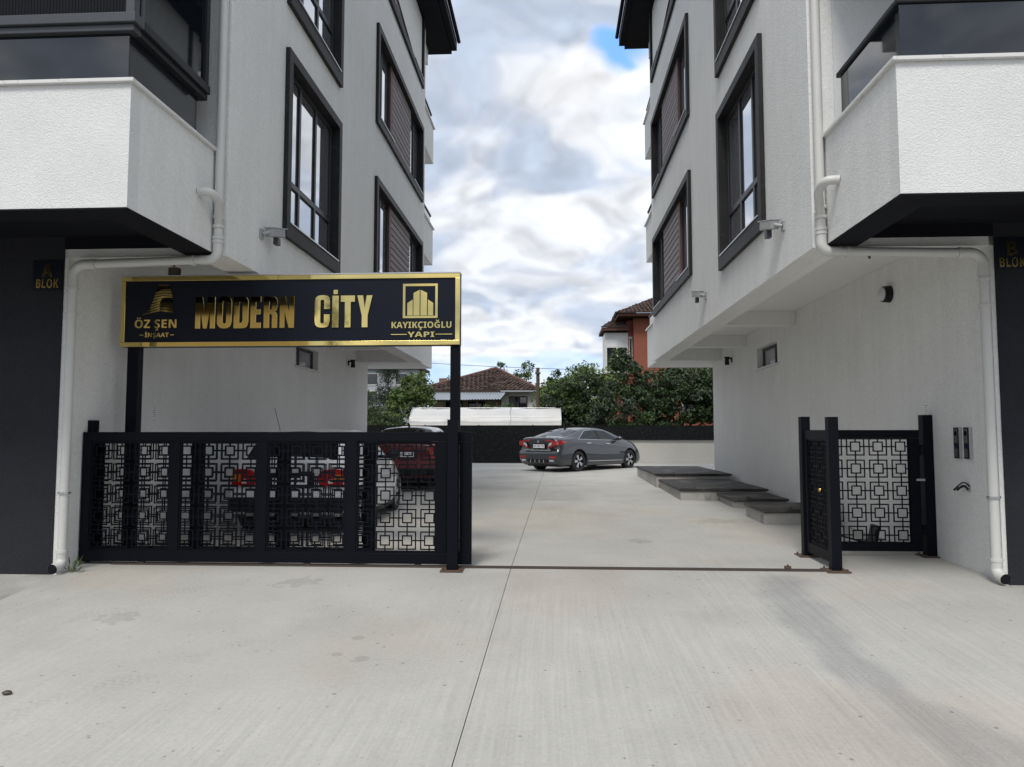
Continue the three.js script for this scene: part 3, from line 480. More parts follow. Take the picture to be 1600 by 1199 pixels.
{
  const zf = -8.13, S = tag(group('entrance_sign', scene, 0, 0, zf), 'wide navy sign with gold frame reading MODERN CİTY above the gate', 'sign');
  const x0 = -4.955, x1 = -1.037, y0 = 2.385, y1 = 3.195, b = 0.052;
  obj('box', box(x0, x1, y0, y1, -0.14, -0.012, 0.004), M.navy, S);
  obj('face', box(x0 + b, x1 - b, y0 + b, y1 - b, -0.0115, -0.004), M.navy, S);
  obj('frame_strip', box(x0, x1, y1 - b, y1, -0.0115, 0.012, 0.003), M.gold, S); obj('frame_strip', box(x0, x1, y0, y0 + b, -0.0115, 0.012, 0.003), M.gold, S);
  obj('frame_strip', box(x0, x0 + b, y0 + b + 0.001, y1 - b - 0.001, -0.0115, 0.012, 0.003), M.gold, S); obj('frame_strip', box(x1 - b, x1, y0 + b + 0.001, y1 - b - 0.001, -0.0115, 0.012, 0.003), M.gold, S);
  obj('top_cap', box(x0 - 0.004, x1 + 0.004, y1 + 0.001, y1 + 0.014, -0.145, 0.016), M.alu, S);
  const H = 0.365, put = (ch, x, w) => { const q = glyph[ch], k = w / q.w, g = prism(q.p.map(([a, c]) => [a * k, c * H]), q.h.map((h) => h.map(([a, c]) => [a * k, c * H])), 0.012, 0.0015); g.translate(x, 2.588, -0.002); obj('letter', g, M.gold, S); };
  let x = -4.075; for (const [c, w] of [['M', 0.232], ['O', 0.172], ['D', 0.171], ['E', 0.124], ['R', 0.163], ['N', 0.168]]) { put(c, x, w); x += w + 0.0225 - (c === 'E' ? -0.008 : 0); }
  x = -2.690; for (const [c, w] of [['C', 0.176], ['I', 0.075], ['T', 0.163], ['Y', 0.175]]) { put(c, x, w); if (c === 'I') obj('letter_dot', box(x + 0.012, x + 0.062, 2.588 + H + 0.016, 2.588 + H + 0.066, -0.002, 0.010, 0.002), M.gold, S); x += w + (c === 'I' ? 0.022 : 0.026); }
  // builder's mark: a leaning tower of bands
  for (let i = 0; i < 10; i++) {
    const t = i / 10, t2 = (i + 0.72) / 10, L = (q) => lerp(-4.70, -4.53, q ** 0.5), R = (q) => -4.345 - 0.055 * q ** 3, C = (q) => lerp(-4.50, -4.46, q), Y = (q) => lerp(2.775, 3.10, q), d = 0.05 * (1 - t);
    const poly = i === 9 ? [[L(t), Y(t)], [R(t), Y(t)], [R(1), Y(1)], [L(1) + 0.01, Y(1)]] : [[L(t), Y(t) - d * 0.5], [C(t), Y(t) + d * 0.4], [R(t), Y(t)], [R(t2), Y(t2)], [C(t2), Y(t2) + d * 0.4], [L(t2), Y(t2) - d * 0.5]];
    obj('emblem_band', prism(poly, [], 0.006).translate(0, 0, -0.003), M.gold, S);
  }
  word('ÖZ ŞEN', -4.793, -4.287, 2.602, 2.698, -0.003, 0.006, M.gold, S); word('İNŞAAT', -4.665, -4.385, 2.496, 2.545, -0.003, 0.006, M.gold, S);
  obj('dash', box(-4.725, -4.680, 2.516, 2.524, -0.003, 0.003), M.gold, S); obj('dash', box(-4.368, -4.322, 2.516, 2.524, -0.003, 0.003), M.gold, S);
  // second mark: three towers in a square
  obj('emblem_frame', prism(rect(-1.682, -1.288, 2.69, 3.08), [rect(-1.655, -1.315, 2.715, 3.053)], 0.006).translate(0, 0, -0.003), M.gold, S);
  for (const p of [[[-1.632, 2.72], [-1.57, 2.72], [-1.57, 2.90], [-1.632, 2.86]], [[-1.562, 2.72], [-1.492, 2.72], [-1.492, 3.01], [-1.562, 2.975]], [[-1.482, 2.72], [-1.408, 2.72], [-1.408, 2.975], [-1.482, 3.01]], [[-1.398, 2.72], [-1.338, 2.72], [-1.338, 2.86], [-1.398, 2.90]]]) obj('emblem_tower', prism(p, [], 0.006).translate(0, 0, -0.003), M.gold, S);
  word('KAYIKÇIOĞLU', -1.815, -1.125, 2.578, 2.648, -0.003, 0.006, M.gold, S); word('YAPI', -1.622, -1.322, 2.476, 2.535, -0.003, 0.006, M.gold, S);
  obj('dash', box(-1.815, -1.635, 2.502, 2.510, -0.003, 0.003), M.gold, S); obj('dash', box(-1.31, -1.122, 2.502, 2.510, -0.003, 0.003), M.gold, S);
  obj('post', box(-4.88, -4.75, -0.0, y0 - 0.001, -0.135, -0.025, 0.004), M.steel, S); obj('post', box(-1.145, -1.04, -0.0, y0 - 0.001, -0.13, -0.02, 0.004), M.steel, S);
  obj('hanger', box(-4.43, -4.32, y1 + 0.015, 3.31, -0.11, -0.03), M.wood, S);
}
function plate(x, y, z, ch, label) { const p = tag(group('wall_plate', scene, x, y, z), label, 'sign', 'block letter plates'); obj('board', box(-0.16, 0.16, -0.16, 0.16, 0, 0.008, 0.002), M.navy, p); word(ch, -0.055, 0.055, -0.02, 0.12, 0.0085, 0.005, M.goldDull, p); word('BLOK', -0.125, 0.125, -0.135, -0.04, 0.0085, 0.005, M.goldDull, p); }
plate(-5.315, 3.06, -7.389, 'A', 'dark plate with gold A BLOK lettering on the charcoal wall');
plate(4.50, 3.16, -7.389, 'B', 'dark plate with gold B BLOK lettering on the charcoal wall');

// ================================================================ small things on the walls
function securityCamera(s, z, label) {
  const g = tag(group('security_camera', scene, -0.4 + s * 2.999, 3.72, z), label, 'camera', 'wall security cameras'), d = -s;
  obj('wall_plate', box(0, d * 0.02, -0.06, 0.06, -0.03, 0.06, 0.005), M.camGrey, g);
  obj('arm', rod([d * 0.02, 0.0, 0.02], [d * 0.10, 0.03, -0.02], 0.022), M.camGrey, g);
  const b = obj('body', new RoundedBoxGeometry(0.10, 0.10, 0.26, 2, 0.012), M.camGrey, g); b.position.set(d * 0.12, 0.05, -0.13); b.rotation.set(0.2, d * -0.25, 0);
  const c = obj('visor', new RoundedBoxGeometry(0.115, 0.012, 0.31, 1, 0.004), M.camGrey, g); c.position.set(d * 0.12, 0.108, -0.14); c.rotation.copy(b.rotation);
  obj('bracket', box(d * 0.09, d * 0.15, -0.085, 0.0, -0.22, -0.13, 0.004), M.frameGrey, g);
  obj('lens', new THREE.CylinderGeometry(0.035, 0.035, 0.02, 16).rotateX(Math.PI / 2).translate(0, 0, -0.135), M.smoked, b);
}
securityCamera(-1, -8.3, 'grey security camera on the wall near the glazed-in balcony');
securityCamera(1, -8.3, 'grey security camera on the wall near the open railed balcony');
securityCamera(1, -12.5, 'grey security camera below the slatted window of the intercom block');
{
  const g = tag(group('wall_lamp', scene, 4.299, 3.17, -9.55), 'round black bulkhead lamp with a milky front on the white wall', 'lamp');
  obj('housing', new THREE.CylinderGeometry(0.1, 0.11, 0.09, 24).rotateZ(Math.PI / 2).translate(-0.045, 0, 0), M.plastic, g);
  obj('diffuser', new THREE.SphereGeometry(0.088, 20, 10, 0, Math.PI * 2, 0, Math.PI / 2).scale(1, 0.55, 1).rotateZ(Math.PI / 2).translate(-0.09, 0, 0), M.diffuser, g);
}
for (const [s, z, label] of [[1, -17.85, 'small black sconce on the white wall past the high window'], [-1, -18.05, 'small black sconce on the wall under the sign panel']]) {
  const g = tag(group('wall_sconce', scene, -0.4 + s * 4.699, 3.14, z), label, 'lamp', 'black wall sconces'), d = -s;
  obj('bracket', box(0, d * 0.02, -0.05, 0.07, -0.04, 0.04, 0.004), M.plastic, g); obj('arm', rod([d * 0.02, 0.04, 0], [d * 0.12, 0.06, 0], 0.02), M.plastic, g);
  obj('shade', new THREE.CylinderGeometry(0.045, 0.055, 0.17, 16).translate(d * 0.12, -0.02, 0), M.plastic, g); obj('cap', new THREE.CylinderGeometry(0.07, 0.07, 0.02, 16).translate(d * 0.12, 0.075, 0), M.plastic, g);
}
for (const [s, z, y, label] of [[1, -8.73, 1.655, 'small paper notice on the white wall above the lattice gate'], [-1, -9.15, 1.675, 'small paper notice on the wall behind the sign post']]) {
  const X = -0.4 + s * 4.699, d = -s, g = tag(group('paper_notice', scene, X, y, z), label, 'notice', 'paper notices');
  obj('sheet', box(0, d * 0.0015, -0.08, 0.08, -0.052, 0.052), M.paper, g);
  for (let i = 0; i < 6; i++) obj('printed_line', box(d * 0.0017, d * 0.0022, 0.058 - i * 0.024, 0.064 - i * 0.024, -0.04, 0.035 - 0.012 * ((i * 5) % 3)), M.ink, g);
}
const screenBlue = std({ color: rgb(0.01, 0.012, 0.05), roughness: 0.15 }), keyGrey = std({ color: rgb(0.10, 0.105, 0.115), roughness: 0.45, metalness: 0.2 });
for (const [z, label] of [[-8.06, 'video intercom panel on the white wall, beside its twin nearer the lattice gate'], [-7.87, 'video intercom panel on the white wall, beside its twin nearer the rain pipe']]) {
  const g = tag(group('intercom', scene, 4.299, 1.297, z), label, 'intercom', 'twin intercom panels');
  obj('housing', box(-0.035, 0, -0.165, 0.165, -0.052, 0.052, 0.004), M.alu, g);
  obj('bezel', box(-0.039, -0.0355, -0.162, 0.162, -0.049, 0.049), M.plastic, g);
  obj('face_plate', box(-0.042, -0.0395, 0.0, 0.142, -0.029, 0.029), keyGrey, g);
  obj('camera_lens', new THREE.CylinderGeometry(0.02, 0.02, 0.006, 20).rotateZ(Math.PI / 2).scale(1, 1.4, 1).translate(-0.044, 0.10, 0), M.smoked, g);
  obj('screen', box(-0.042, -0.0395, -0.045, -0.012, -0.04, 0.04), screenBlue, g);
  const k = obj('keypad', box(-0.0415, -0.0395, -0.148, -0.055, -0.032, 0.032), M.plastic, g);
  for (let i = 0; i < 4; i++) for (let j = 0; j < 3; j++) obj('key', box(-0.0445, -0.042, -0.144 + i * 0.022, -0.126 + i * 0.022, -0.029 + j * 0.02, -0.013 + j * 0.02), keyGrey, k);
}
{
  const g = tag(group('cable_stub', scene, 4.299, 0.83, -7.92), 'black stub of loose cables poking from the white wall below the intercoms', 'cable');
  obj('wall_ring', box(-0.008, 0, -0.035, 0.035, -0.03, 0.03, 0.003), M.alu, g);
  for (let i = 0; i < 4; i++) obj('wire', tube([[0, 0.01 * i - 0.015, 0.01 * (i - 1.5)], [-0.05, 0.02 + 0.012 * i, 0.0], [-0.08 - 0.01 * i, -0.005 - 0.02 * (i % 2), -0.05 - 0.012 * i]], 0.011, 7, true), i === 2 ? M.alu : M.rubber, g);
}

// ================================================================ covered shafts along the wall
function shaft(x0, z0, z1, top, curbTo, label, over = 0.05) {
  const g = tag(group('shaft_cover'), label, 'cover', 'sheet-covered concrete shafts along the wall'), r = rng(Math.round(-z0 * 100)), y = groundY(z0) - 0.05;
  obj('curb', box(x0 + 0.03, 4.15, y, top - 0.055, z1 + 0.03, z0 - 0.03, 0.012), M.curb, g);
  obj('cover_sheet', box(x0, 4.17, top - 0.05, top, z1, z0, 0.004), M.cover, g);
  obj('bolt', rod([x0 + 0.3 + r() * 0.2, top, z0 - 0.12], [x0 + 0.3 + r() * 0.2, top + 0.02, z0 - 0.12], 0.012), M.rust, g);
  obj('bracket', box(4.171, 4.205, top - 0.04, top - 0.01, z0 - 0.1, z0 - 0.06), M.rail, g);
}
shaft(3.10, -11.2, -12.3, 0.276, 0, 'low black-topped concrete shaft, first of four from the small gate');
shaft(3.18, -13.44, -14.64, 0.236, 0, 'low black-topped concrete shaft, second of four from the small gate');
shaft(2.467, -14.68, -17.56, 0.318, 0, 'wide black-topped concrete shaft, third of four from the small gate');
shaft(2.40, -17.6, -21.6, 0.45, 0, 'wide black-topped concrete shaft, highest and last of the four');
{
  const g = tag(group('dustpan', scene, 3.80, groundY(-9.4), -9.45), 'long-handled dark dustpan lying behind the small lattice gate', 'dustpan');
  obj('scoop', prism([[0, 0], [0.16, 0.03], [0.20, 0.24], [0.17, 0.24], [0.13, 0.06], [0, 0.02]], [], 0.22).translate(0, 0.004, -0.11), M.plastic, g);
  obj('handle', rod([0.05, 0.03, 0], [-0.62, 0.22, 0.05], 0.011), M.plastic, g);
}
{ // weeds at the foot of the pipe
  const g = tag(group('weed', scene, -4.89, groundY(-7.4), -7.36), 'small green weed growing at the foot of the rain pipe', 'plant'), r = rng(9), mat = std({ color: rgb(0.07, 0.11, 0.03), roughness: 0.7 });
  for (let i = 0; i < 22; i++) { const a = r() * 6.28, h = 0.07 + 0.12 * r(), l = 0.06 + 0.09 * r(), s = new THREE.Shape(); s.moveTo(0, 0); s.quadraticCurveTo(0.014, l * 0.5, 0, l); s.quadraticCurveTo(-0.014, l * 0.5, 0, 0); const b = new THREE.ShapeGeometry(s, 4); b.rotateX(0.3 + r()); b.rotateY(a); b.translate((r() - 0.5) * 0.12, h * 0.5 * r(), (r() - 0.5) * 0.06); obj('leaf', b, mat, g); }
  for (let i = 0; i < 3; i++) obj('stem', rod([(r() - 0.5) * 0.08, 0, 0], [(r() - 0.5) * 0.16, 0.13, (r() - 0.5) * 0.05], 0.003), mat, g);
}
{ const p = new THREE.IcosahedronGeometry(0.022, 1).scale(1.3, 0.6, 1), q = p.attributes.position; for (let i = 0; i < q.count; i++) q.setXYZ(i, q.getX(i) * (0.85 + 0.3 * vn(q.getY(i) * 90 + 7, q.getZ(i) * 90)), q.getY(i), q.getZ(i)); const s = tag(obj('pebble', p, M.rail), 'small dark stone lying on the pale concrete drive', 'stone'); s.position.set(-3.22, groundY(-4.28) + 0.012, -4.28); }
{ // hairline cracks in the render by the shafts
  for (const pts of [[[-13.2, 0.62], [-12.9, 0.55], [-12.6, 0.57], [-12.3, 0.5], [-12.1, 0.52], [-11.9, 0.42]], [[-12.3, 0.5], [-12.15, 0.40], [-12.2, 0.32]]]) obj('crack', tube(pts.map(([z, y]) => [4.2995, y, z]), 0.0035, 5), M.joint, intercomBlock);
}

// ================================================================ cars
const curve = (pts) => (x) => {                     // smooth curve through points
  const n = pts.length; if (x <= pts[0][0]) return pts[0][1]; if (x >= pts[n - 1][0]) return pts[n - 1][1];
  let i = 0; while (x > pts[i + 1][0]) i++;
  const [x0, y0] = pts[i], [x1, y1] = pts[i + 1], h = x1 - x0, t = (x - x0) / h;
  const sl = (a, b) => (b[1] - a[1]) / (b[0] - a[0]), d = sl(pts[i], pts[i + 1]), m0 = i ? (sl(pts[i - 1], pts[i]) + d) / 2 : d, m1 = i + 2 < n ? (sl(pts[i + 1], pts[i + 2]) + d) / 2 : d;
  const t2 = t * t, t3 = t2 * t; return (2 * t3 - 3 * t2 + 1) * y0 + (t3 - 2 * t2 + t) * h * m0 + (3 * t2 - 2 * t3) * y1 + (t3 - t2) * h * m1;
};
function carShape(S) {
  const top = curve(S.top), belt = curve(S.belt), bottom = curve(S.bottom), wB = curve(S.wBelt), wM = curve(S.wMid), wR = curve(S.wRoof), drop = curve(S.drop), rear = curve(S.rear);
  const section = (x) => {
    const t = top(x), yb = bottom(x), be = Math.min(belt(x), t - 0.05), m = wM(x), b = wB(x), r = Math.min(wR(x), b - 0.03), e = Math.max(t - drop(x), be + 0.02);
    return [[0, yb], [m * 0.8, yb], [m * 0.965, yb + 0.06], [m, yb + 0.36 * (be - yb)], [lerp(m, b, 0.25), yb + 0.74 * (be - yb)], [b, be], [lerp(b, r, 0.48) + 0.012, lerp(be, e, 0.52)], [r, e], [r * 0.62, lerp(e, t, 0.72)], [0, t]];
  };
  const point = (x, v, side) => {                   // v: 0 floor middle .. 5 belt .. 7 roof edge .. 9 roof middle
    const s = section(x), i = Math.min(8, Math.floor(v)), f = v - i, p = (k) => s[clamp(k, 0, 9)], cr = (a, b, c, d) => 0.5 * (2 * b + (c - a) * f + (2 * a - 5 * b + 4 * c - d) * f * f + (3 * b - a - 3 * c + d) * f * f * f);
    const soft = i === 0 ? 0 : 1, z = soft ? cr(p(i - 1)[0], p(i)[0], p(i + 1)[0], i === 8 ? -p(8)[0] : p(i + 2)[0]) : lerp(p(0)[0], p(1)[0], f), y = soft ? cr(p(i - 1)[1], p(i)[1], p(i + 1)[1], i === 8 ? p(8)[1] : p(i + 2)[1]) : p(0)[1];
    return new THREE.Vector3(x + rear(y) * Math.max(0, 1 - x / 0.45), y, side * Math.max(z, 0));
  };
  const normal = (x, v, side) => { const e = 0.01, a = point(x + e, v, 1).sub(point(x - e, v, 1)), b = point(x, Math.min(v + 0.03, 8.999), 1).sub(point(x, Math.max(v - 0.03, 0), 1)), n = a.cross(b).normalize(); if (n.z < 0 && v < 7) n.negate(); if (v >= 7 && n.y < 0) n.negate(); n.z *= side; return n; };
  const body = () => {
    const xs = []; for (let i = 0; i <= 70; i++) { const t = i / 70; xs.push(S.L * (t - 0.11 * Math.sin(2 * Math.PI * t))); }
    const nv = 36, ring = 2 * nv, pos = [], idx = [];
    for (const x of xs) { for (let k = 0; k < nv; k++) pos.push(...point(x, (k / nv) * 9, 1).toArray()); for (let k = nv; k > 0; k--) pos.push(...point(x, Math.min((k / nv) * 9, 8.9999), -1).toArray()); }
    for (let i = 0; i + 1 < xs.length; i++) for (let k = 0; k < ring; k++) { const a = i * ring + k, b = i * ring + (k + 1) % ring, c = a + ring, d = b + ring; idx.push(a, c, b, b, c, d); }
    for (const [i, flip] of [[0, false], [xs.length - 1, true]]) {                                   // closed ends, row by row
      const base = pos.length / 3, o = i * ring; for (let k = 0; k < ring; k++) pos.push(pos[(o + k) * 3], pos[(o + k) * 3 + 1], pos[(o + k) * 3 + 2]);
      const tri = (a, b, c) => flip ? idx.push(base + a, base + c, base + b) : idx.push(base + a, base + b, base + c);
      tri(0, 1, ring - 1); for (let k = 1; k < nv - 1; k++) { tri(k, k + 1, ring - k); tri(k + 1, ring - k - 1, ring - k); } tri(nv - 1, nv, nv + 1);
    }
    const g = new THREE.BufferGeometry(); g.setAttribute('position', new THREE.Float32BufferAttribute(pos, 3)); g.setAttribute('uv', new THREE.Float32BufferAttribute(new Float32Array(pos.length / 3 * 2), 2)); g.setIndex(idx); g.computeVertexNormals();
    let b = new Brush(g); const ev = new Evaluator(); ev.useGroups = false;
    b.updateMatrixWorld();
    for (const ax of S.axles) for (const side of [-1, 1]) { const c = new THREE.CylinderGeometry(S.arch, S.arch, 0.4, 40).rotateX(Math.PI / 2).translate(ax, S.r + 0.015, side * (S.W - 0.06)), cb = new Brush(c); cb.updateMatrixWorld(); b = ev.evaluate(b, cb, SUBTRACTION); b.updateMatrixWorld(); }
    return b.geometry;
  };
  const patch = (x0, x1, lo, hi, sides, off = 0.004, nx = 28, ny = 8) => {  // a skin lying on the body
    const pos = [], idx = [];
    for (const side of sides) { const base = pos.length / 3; for (let i = 0; i <= nx; i++) { const x = lerp(x0, x1, i / nx), a = lo(x), b = hi(x); for (let j = 0; j <= ny; j++) { const v = Math.min(lerp(a, b, j / ny), 8.9999); pos.push(...point(x, v, side).addScaledVector(normal(x, v, side), off).toArray()); } } for (let i = 0; i < nx; i++) for (let j = 0; j < ny; j++) { const a = base + i * (ny + 1) + j, b = a + 1, c = a + ny + 1, d = c + 1; side > 0 ? idx.push(a, c, b, b, c, d) : idx.push(a, b, c, b, d, c); } }
    const g = new THREE.BufferGeometry(); g.setAttribute('position', new THREE.Float32BufferAttribute(pos, 3)); g.setIndex(idx); g.computeVertexNormals(); return g;
  };
  return { point, normal, body, patch };
}
const flat = (v) => () => v;
const lampRed = phy({ color: rgb(0.36, 0.006, 0.012), roughness: 0.12, clearcoat: 1, clearcoatRoughness: 0.05 }), lampAmber = phy({ color: rgb(0.5, 0.16, 0.02), roughness: 0.15, clearcoat: 1 }), lampClear = phy({ color: rgb(0.6, 0.6, 0.62), roughness: 0.1, clearcoat: 1 });
const carGlass = phy({ color: rgb(0.006, 0.007, 0.008), roughness: 0.03, ior: 1.45 });
const rimDark = std({ color: rgb(0.02, 0.02, 0.022), roughness: 0.35, metalness: 0.3 }), rimBright = std({ color: rgb(0.62, 0.63, 0.65), roughness: 0.25, metalness: 0.9 });
const paint = (r, g, b, m = 0.35) => phy({ color: rgb(r, g, b), metalness: m, roughness: 0.38, clearcoat: 1, clearcoatRoughness: 0.04 });
const xyz = (poly, depth, x) => { const g = prism(poly, [], depth); g.rotateY(Math.PI / 2); g.scale(1, 1, -1); const i = g.index; g.translate(x, 0, 0); if (!i) { const p = g.attributes.position, n = g.attributes.normal; for (const at of [p, n]) for (let k = 0; k < at.count; k += 3) for (const c of ['X', 'Y', 'Z']) { const q = at['get' + c](k + 1); at['set' + c](k + 1, at['get' + c](k + 2)); at['set' + c](k + 2, q); } } return g; };   // outline (z, y) standing across the car, from x forwards
function wheelParts(parent, x, z, r, side, bright) {
  const w = group('wheel', parent, x, r, z);
  const prof = [[r * 0.66, -0.095], [r * 0.9, -0.105], [r * 0.985, -0.085], [r, -0.05], [r, 0.05], [r * 0.985, 0.085], [r * 0.9, 0.105], [r * 0.66, 0.095]].map((p) => new THREE.Vector2(p[0], p[1]));
  obj('tyre', new THREE.LatheGeometry(prof, 36).rotateX(Math.PI / 2), M.rubber, w);
  obj('rim', [new THREE.CylinderGeometry(r * 0.68, r * 0.68, 0.02, 32).rotateX(Math.PI / 2).translate(0, 0, side * 0.03), new THREE.TorusGeometry(r * 0.67, 0.012, 8, 36).translate(0, 0, side * 0.092)], rimDark, w);
  for (let k = 0; k < 5; k++) { const a = k * Math.PI * 0.4 + 0.3, s = prism([[-0.022, 0.03], [0.022, 0.03], [0.055, r * 0.64], [0.015, r * 0.66], [0, r * 0.45], [-0.015, r * 0.66], [-0.055, r * 0.64]], [], 0.02); s.rotateZ(a); s.translate(0, 0, side > 0 ? 0.07 : -0.09); obj('spoke', s, bright ? rimBright : M.alu, w); }
  obj('hub', new THREE.CylinderGeometry(0.04, 0.04, 0.03, 20).rotateX(Math.PI / 2).translate(0, 0, side * 0.085), rimDark, w);
}
function makeCar(S, label) {
  const C = tag(group('parked_car', scene, S.at[0], S.at[1], S.at[2]), label, 'car', 'cars parked in the yard'); C.rotation.y = S.turn;
  const K = carShape(S), sides = [-1, 1];
  obj('body', K.body(), S.paint, C);
  obj('underbody', box(0.25, S.L - 0.25, S.clear, S.clear + 0.22, -S.W + 0.24, S.W - 0.24), M.plastic, C);
  for (const s of sides) for (const ax of S.axles) wheelParts(C, ax, s * (S.W - 0.12), S.r, s, S.bright);
  for (const s of sides) {
    const [a, b, c, d] = S.dlo;                     // rear tip, rear full height, front full height, front tip
    const hi = (x) => x < b ? lerp(5.3, 6.72, smooth(a, b, x) ** 0.7) : x > c ? lerp(5.25, 6.72, 1 - ((x - c) / (d - c)) ** 1.25) : 6.72;
    const gl = obj('side_window', K.patch(a, d, flat(5.22), hi, [s], 0.004, 44, 8), carGlass, C);
    for (const px of S.pillars) obj('pillar', K.patch(px - 0.035, px + 0.035, flat(5.2), flat(6.74), [s], 0.007, 2, 8), M.plastic, gl);
    if (S.chrome) { const pts = []; for (let i = 0; i <= 30; i++) { const x = lerp(d, a, i / 30); pts.push(K.point(x, 5.18, s).addScaledVector(K.normal(x, 5.18, s), 0.006).toArray()); } for (let i = 1; i <= 12; i++) { const x = lerp(a, b + 0.25, i / 12), v = hi(x) + 0.05; pts.push(K.point(x, v, s).addScaledVector(K.normal(x, v, s), 0.006).toArray()); } obj('window_trim', tube(pts, 0.0085, 6, true), M.chrome, C); }
    for (const hx of S.handles) { const p = K.point(hx, 4.55, s); obj('door_handle', new RoundedBoxGeometry(0.2, 0.035, 0.05, 2, 0.012).translate(p.x, p.y, p.z + s * 0.012), S.chrome ? M.chrome : S.paint, C); }
    const mp = K.point(S.mirror, 5.2, s), mr = obj('wing_mirror', new THREE.SphereGeometry(0.1, 16, 10).scale(0.8, 0.75, 1.2).translate(mp.x, mp.y + 0.07, mp.z + s * 0.12), S.mirrorMat ?? S.paint, C); obj('stalk', box(mp.x - 0.03, mp.x + 0.03, mp.y - 0.0, mp.y + 0.04, mp.z - s * 0.03, mp.z + s * 0.1), M.plastic, mr);
    obj('sill_skirt', K.patch(S.axles[0] + S.arch + 0.02, S.axles[1] - S.arch - 0.02, flat(1.5), flat(2.25), [s], 0.01, 16, 4), S.chrome ? S.paint : M.plastic, C);
    if (S.chrome) { const pts = []; for (let i = 0; i <= 12; i++) { const x = lerp(S.axles[0] + S.arch + 0.06, S.axles[1] - S.arch - 0.1, i / 12); pts.push(K.point(x, 2.42, s).addScaledVector(K.normal(x, 2.42, s), 0.006).toArray()); } obj('side_trim', tube(pts, 0.009, 6, true), M.chrome, C); }
    obj('tail_lamp', K.patch(0.004, S.lampSide[0], (x) => S.lampSide[1] + (S.lampSide[3] ?? 0) * x, (x) => lerp(S.lampSide[2], (S.lampSide[1] + S.lampSide[2]) / 2 + 0.1, (x / S.lampSide[0]) ** 2), [s], 0.007, 14, 5), lampRed, C);
    const rl = obj('tail_lamp', xyz(S.lampRear.map(([z, y]) => [s * z, y]), 0.09, S.lampX), lampRed, C);
    for (const [p, m] of S.lampBits ?? []) obj('lamp_insert', xyz(p.map(([z, y]) => [s * z, y]), 0.03, S.lampX - 0.006), m === 'amber' ? lampAmber : lampClear, rl);
    if (S.reflector) obj('bumper_reflector', xyz(rect(...S.reflector).map(([z, y]) => [s * z, y]), 0.12, S.reflectorX), lampRed, C);
  }
  obj('rear_window', K.patch(S.rearGlass[0], S.rearGlass[1], flat(7.15), flat(9), sides, 0.005, 16, 10), carGlass, C);
  obj('windscreen', K.patch(S.screen[0], S.screen[1], flat(7.1), flat(9), sides, 0.005, 16, 10), carGlass, C);
  const pl = obj('number_plate', box(S.plateX - 0.012, S.plateX, S.plateY - 0.055, S.plateY + 0.055, -0.26, 0.26), M.paper, C); obj('plate_holder', box(S.plateX + 0.001, S.plateX + 0.02, S.plateY - 0.075, S.plateY + 0.075, -0.285, 0.285), M.plastic, pl);
  obj('plate_band', box(S.plateX - 0.0135, S.plateX - 0.0125, S.plateY - 0.054, S.plateY + 0.054, -0.259, -0.215), screenBlue, pl);
  const tx = group('plate_text', C, S.plateX - 0.0128, S.plateY, 0); tx.rotation.y = -Math.PI / 2; word(S.plate, -0.19, 0.24, -0.035, 0.035, 0, 0.001, M.ink, tx, 'character');
  return { C, K };
}
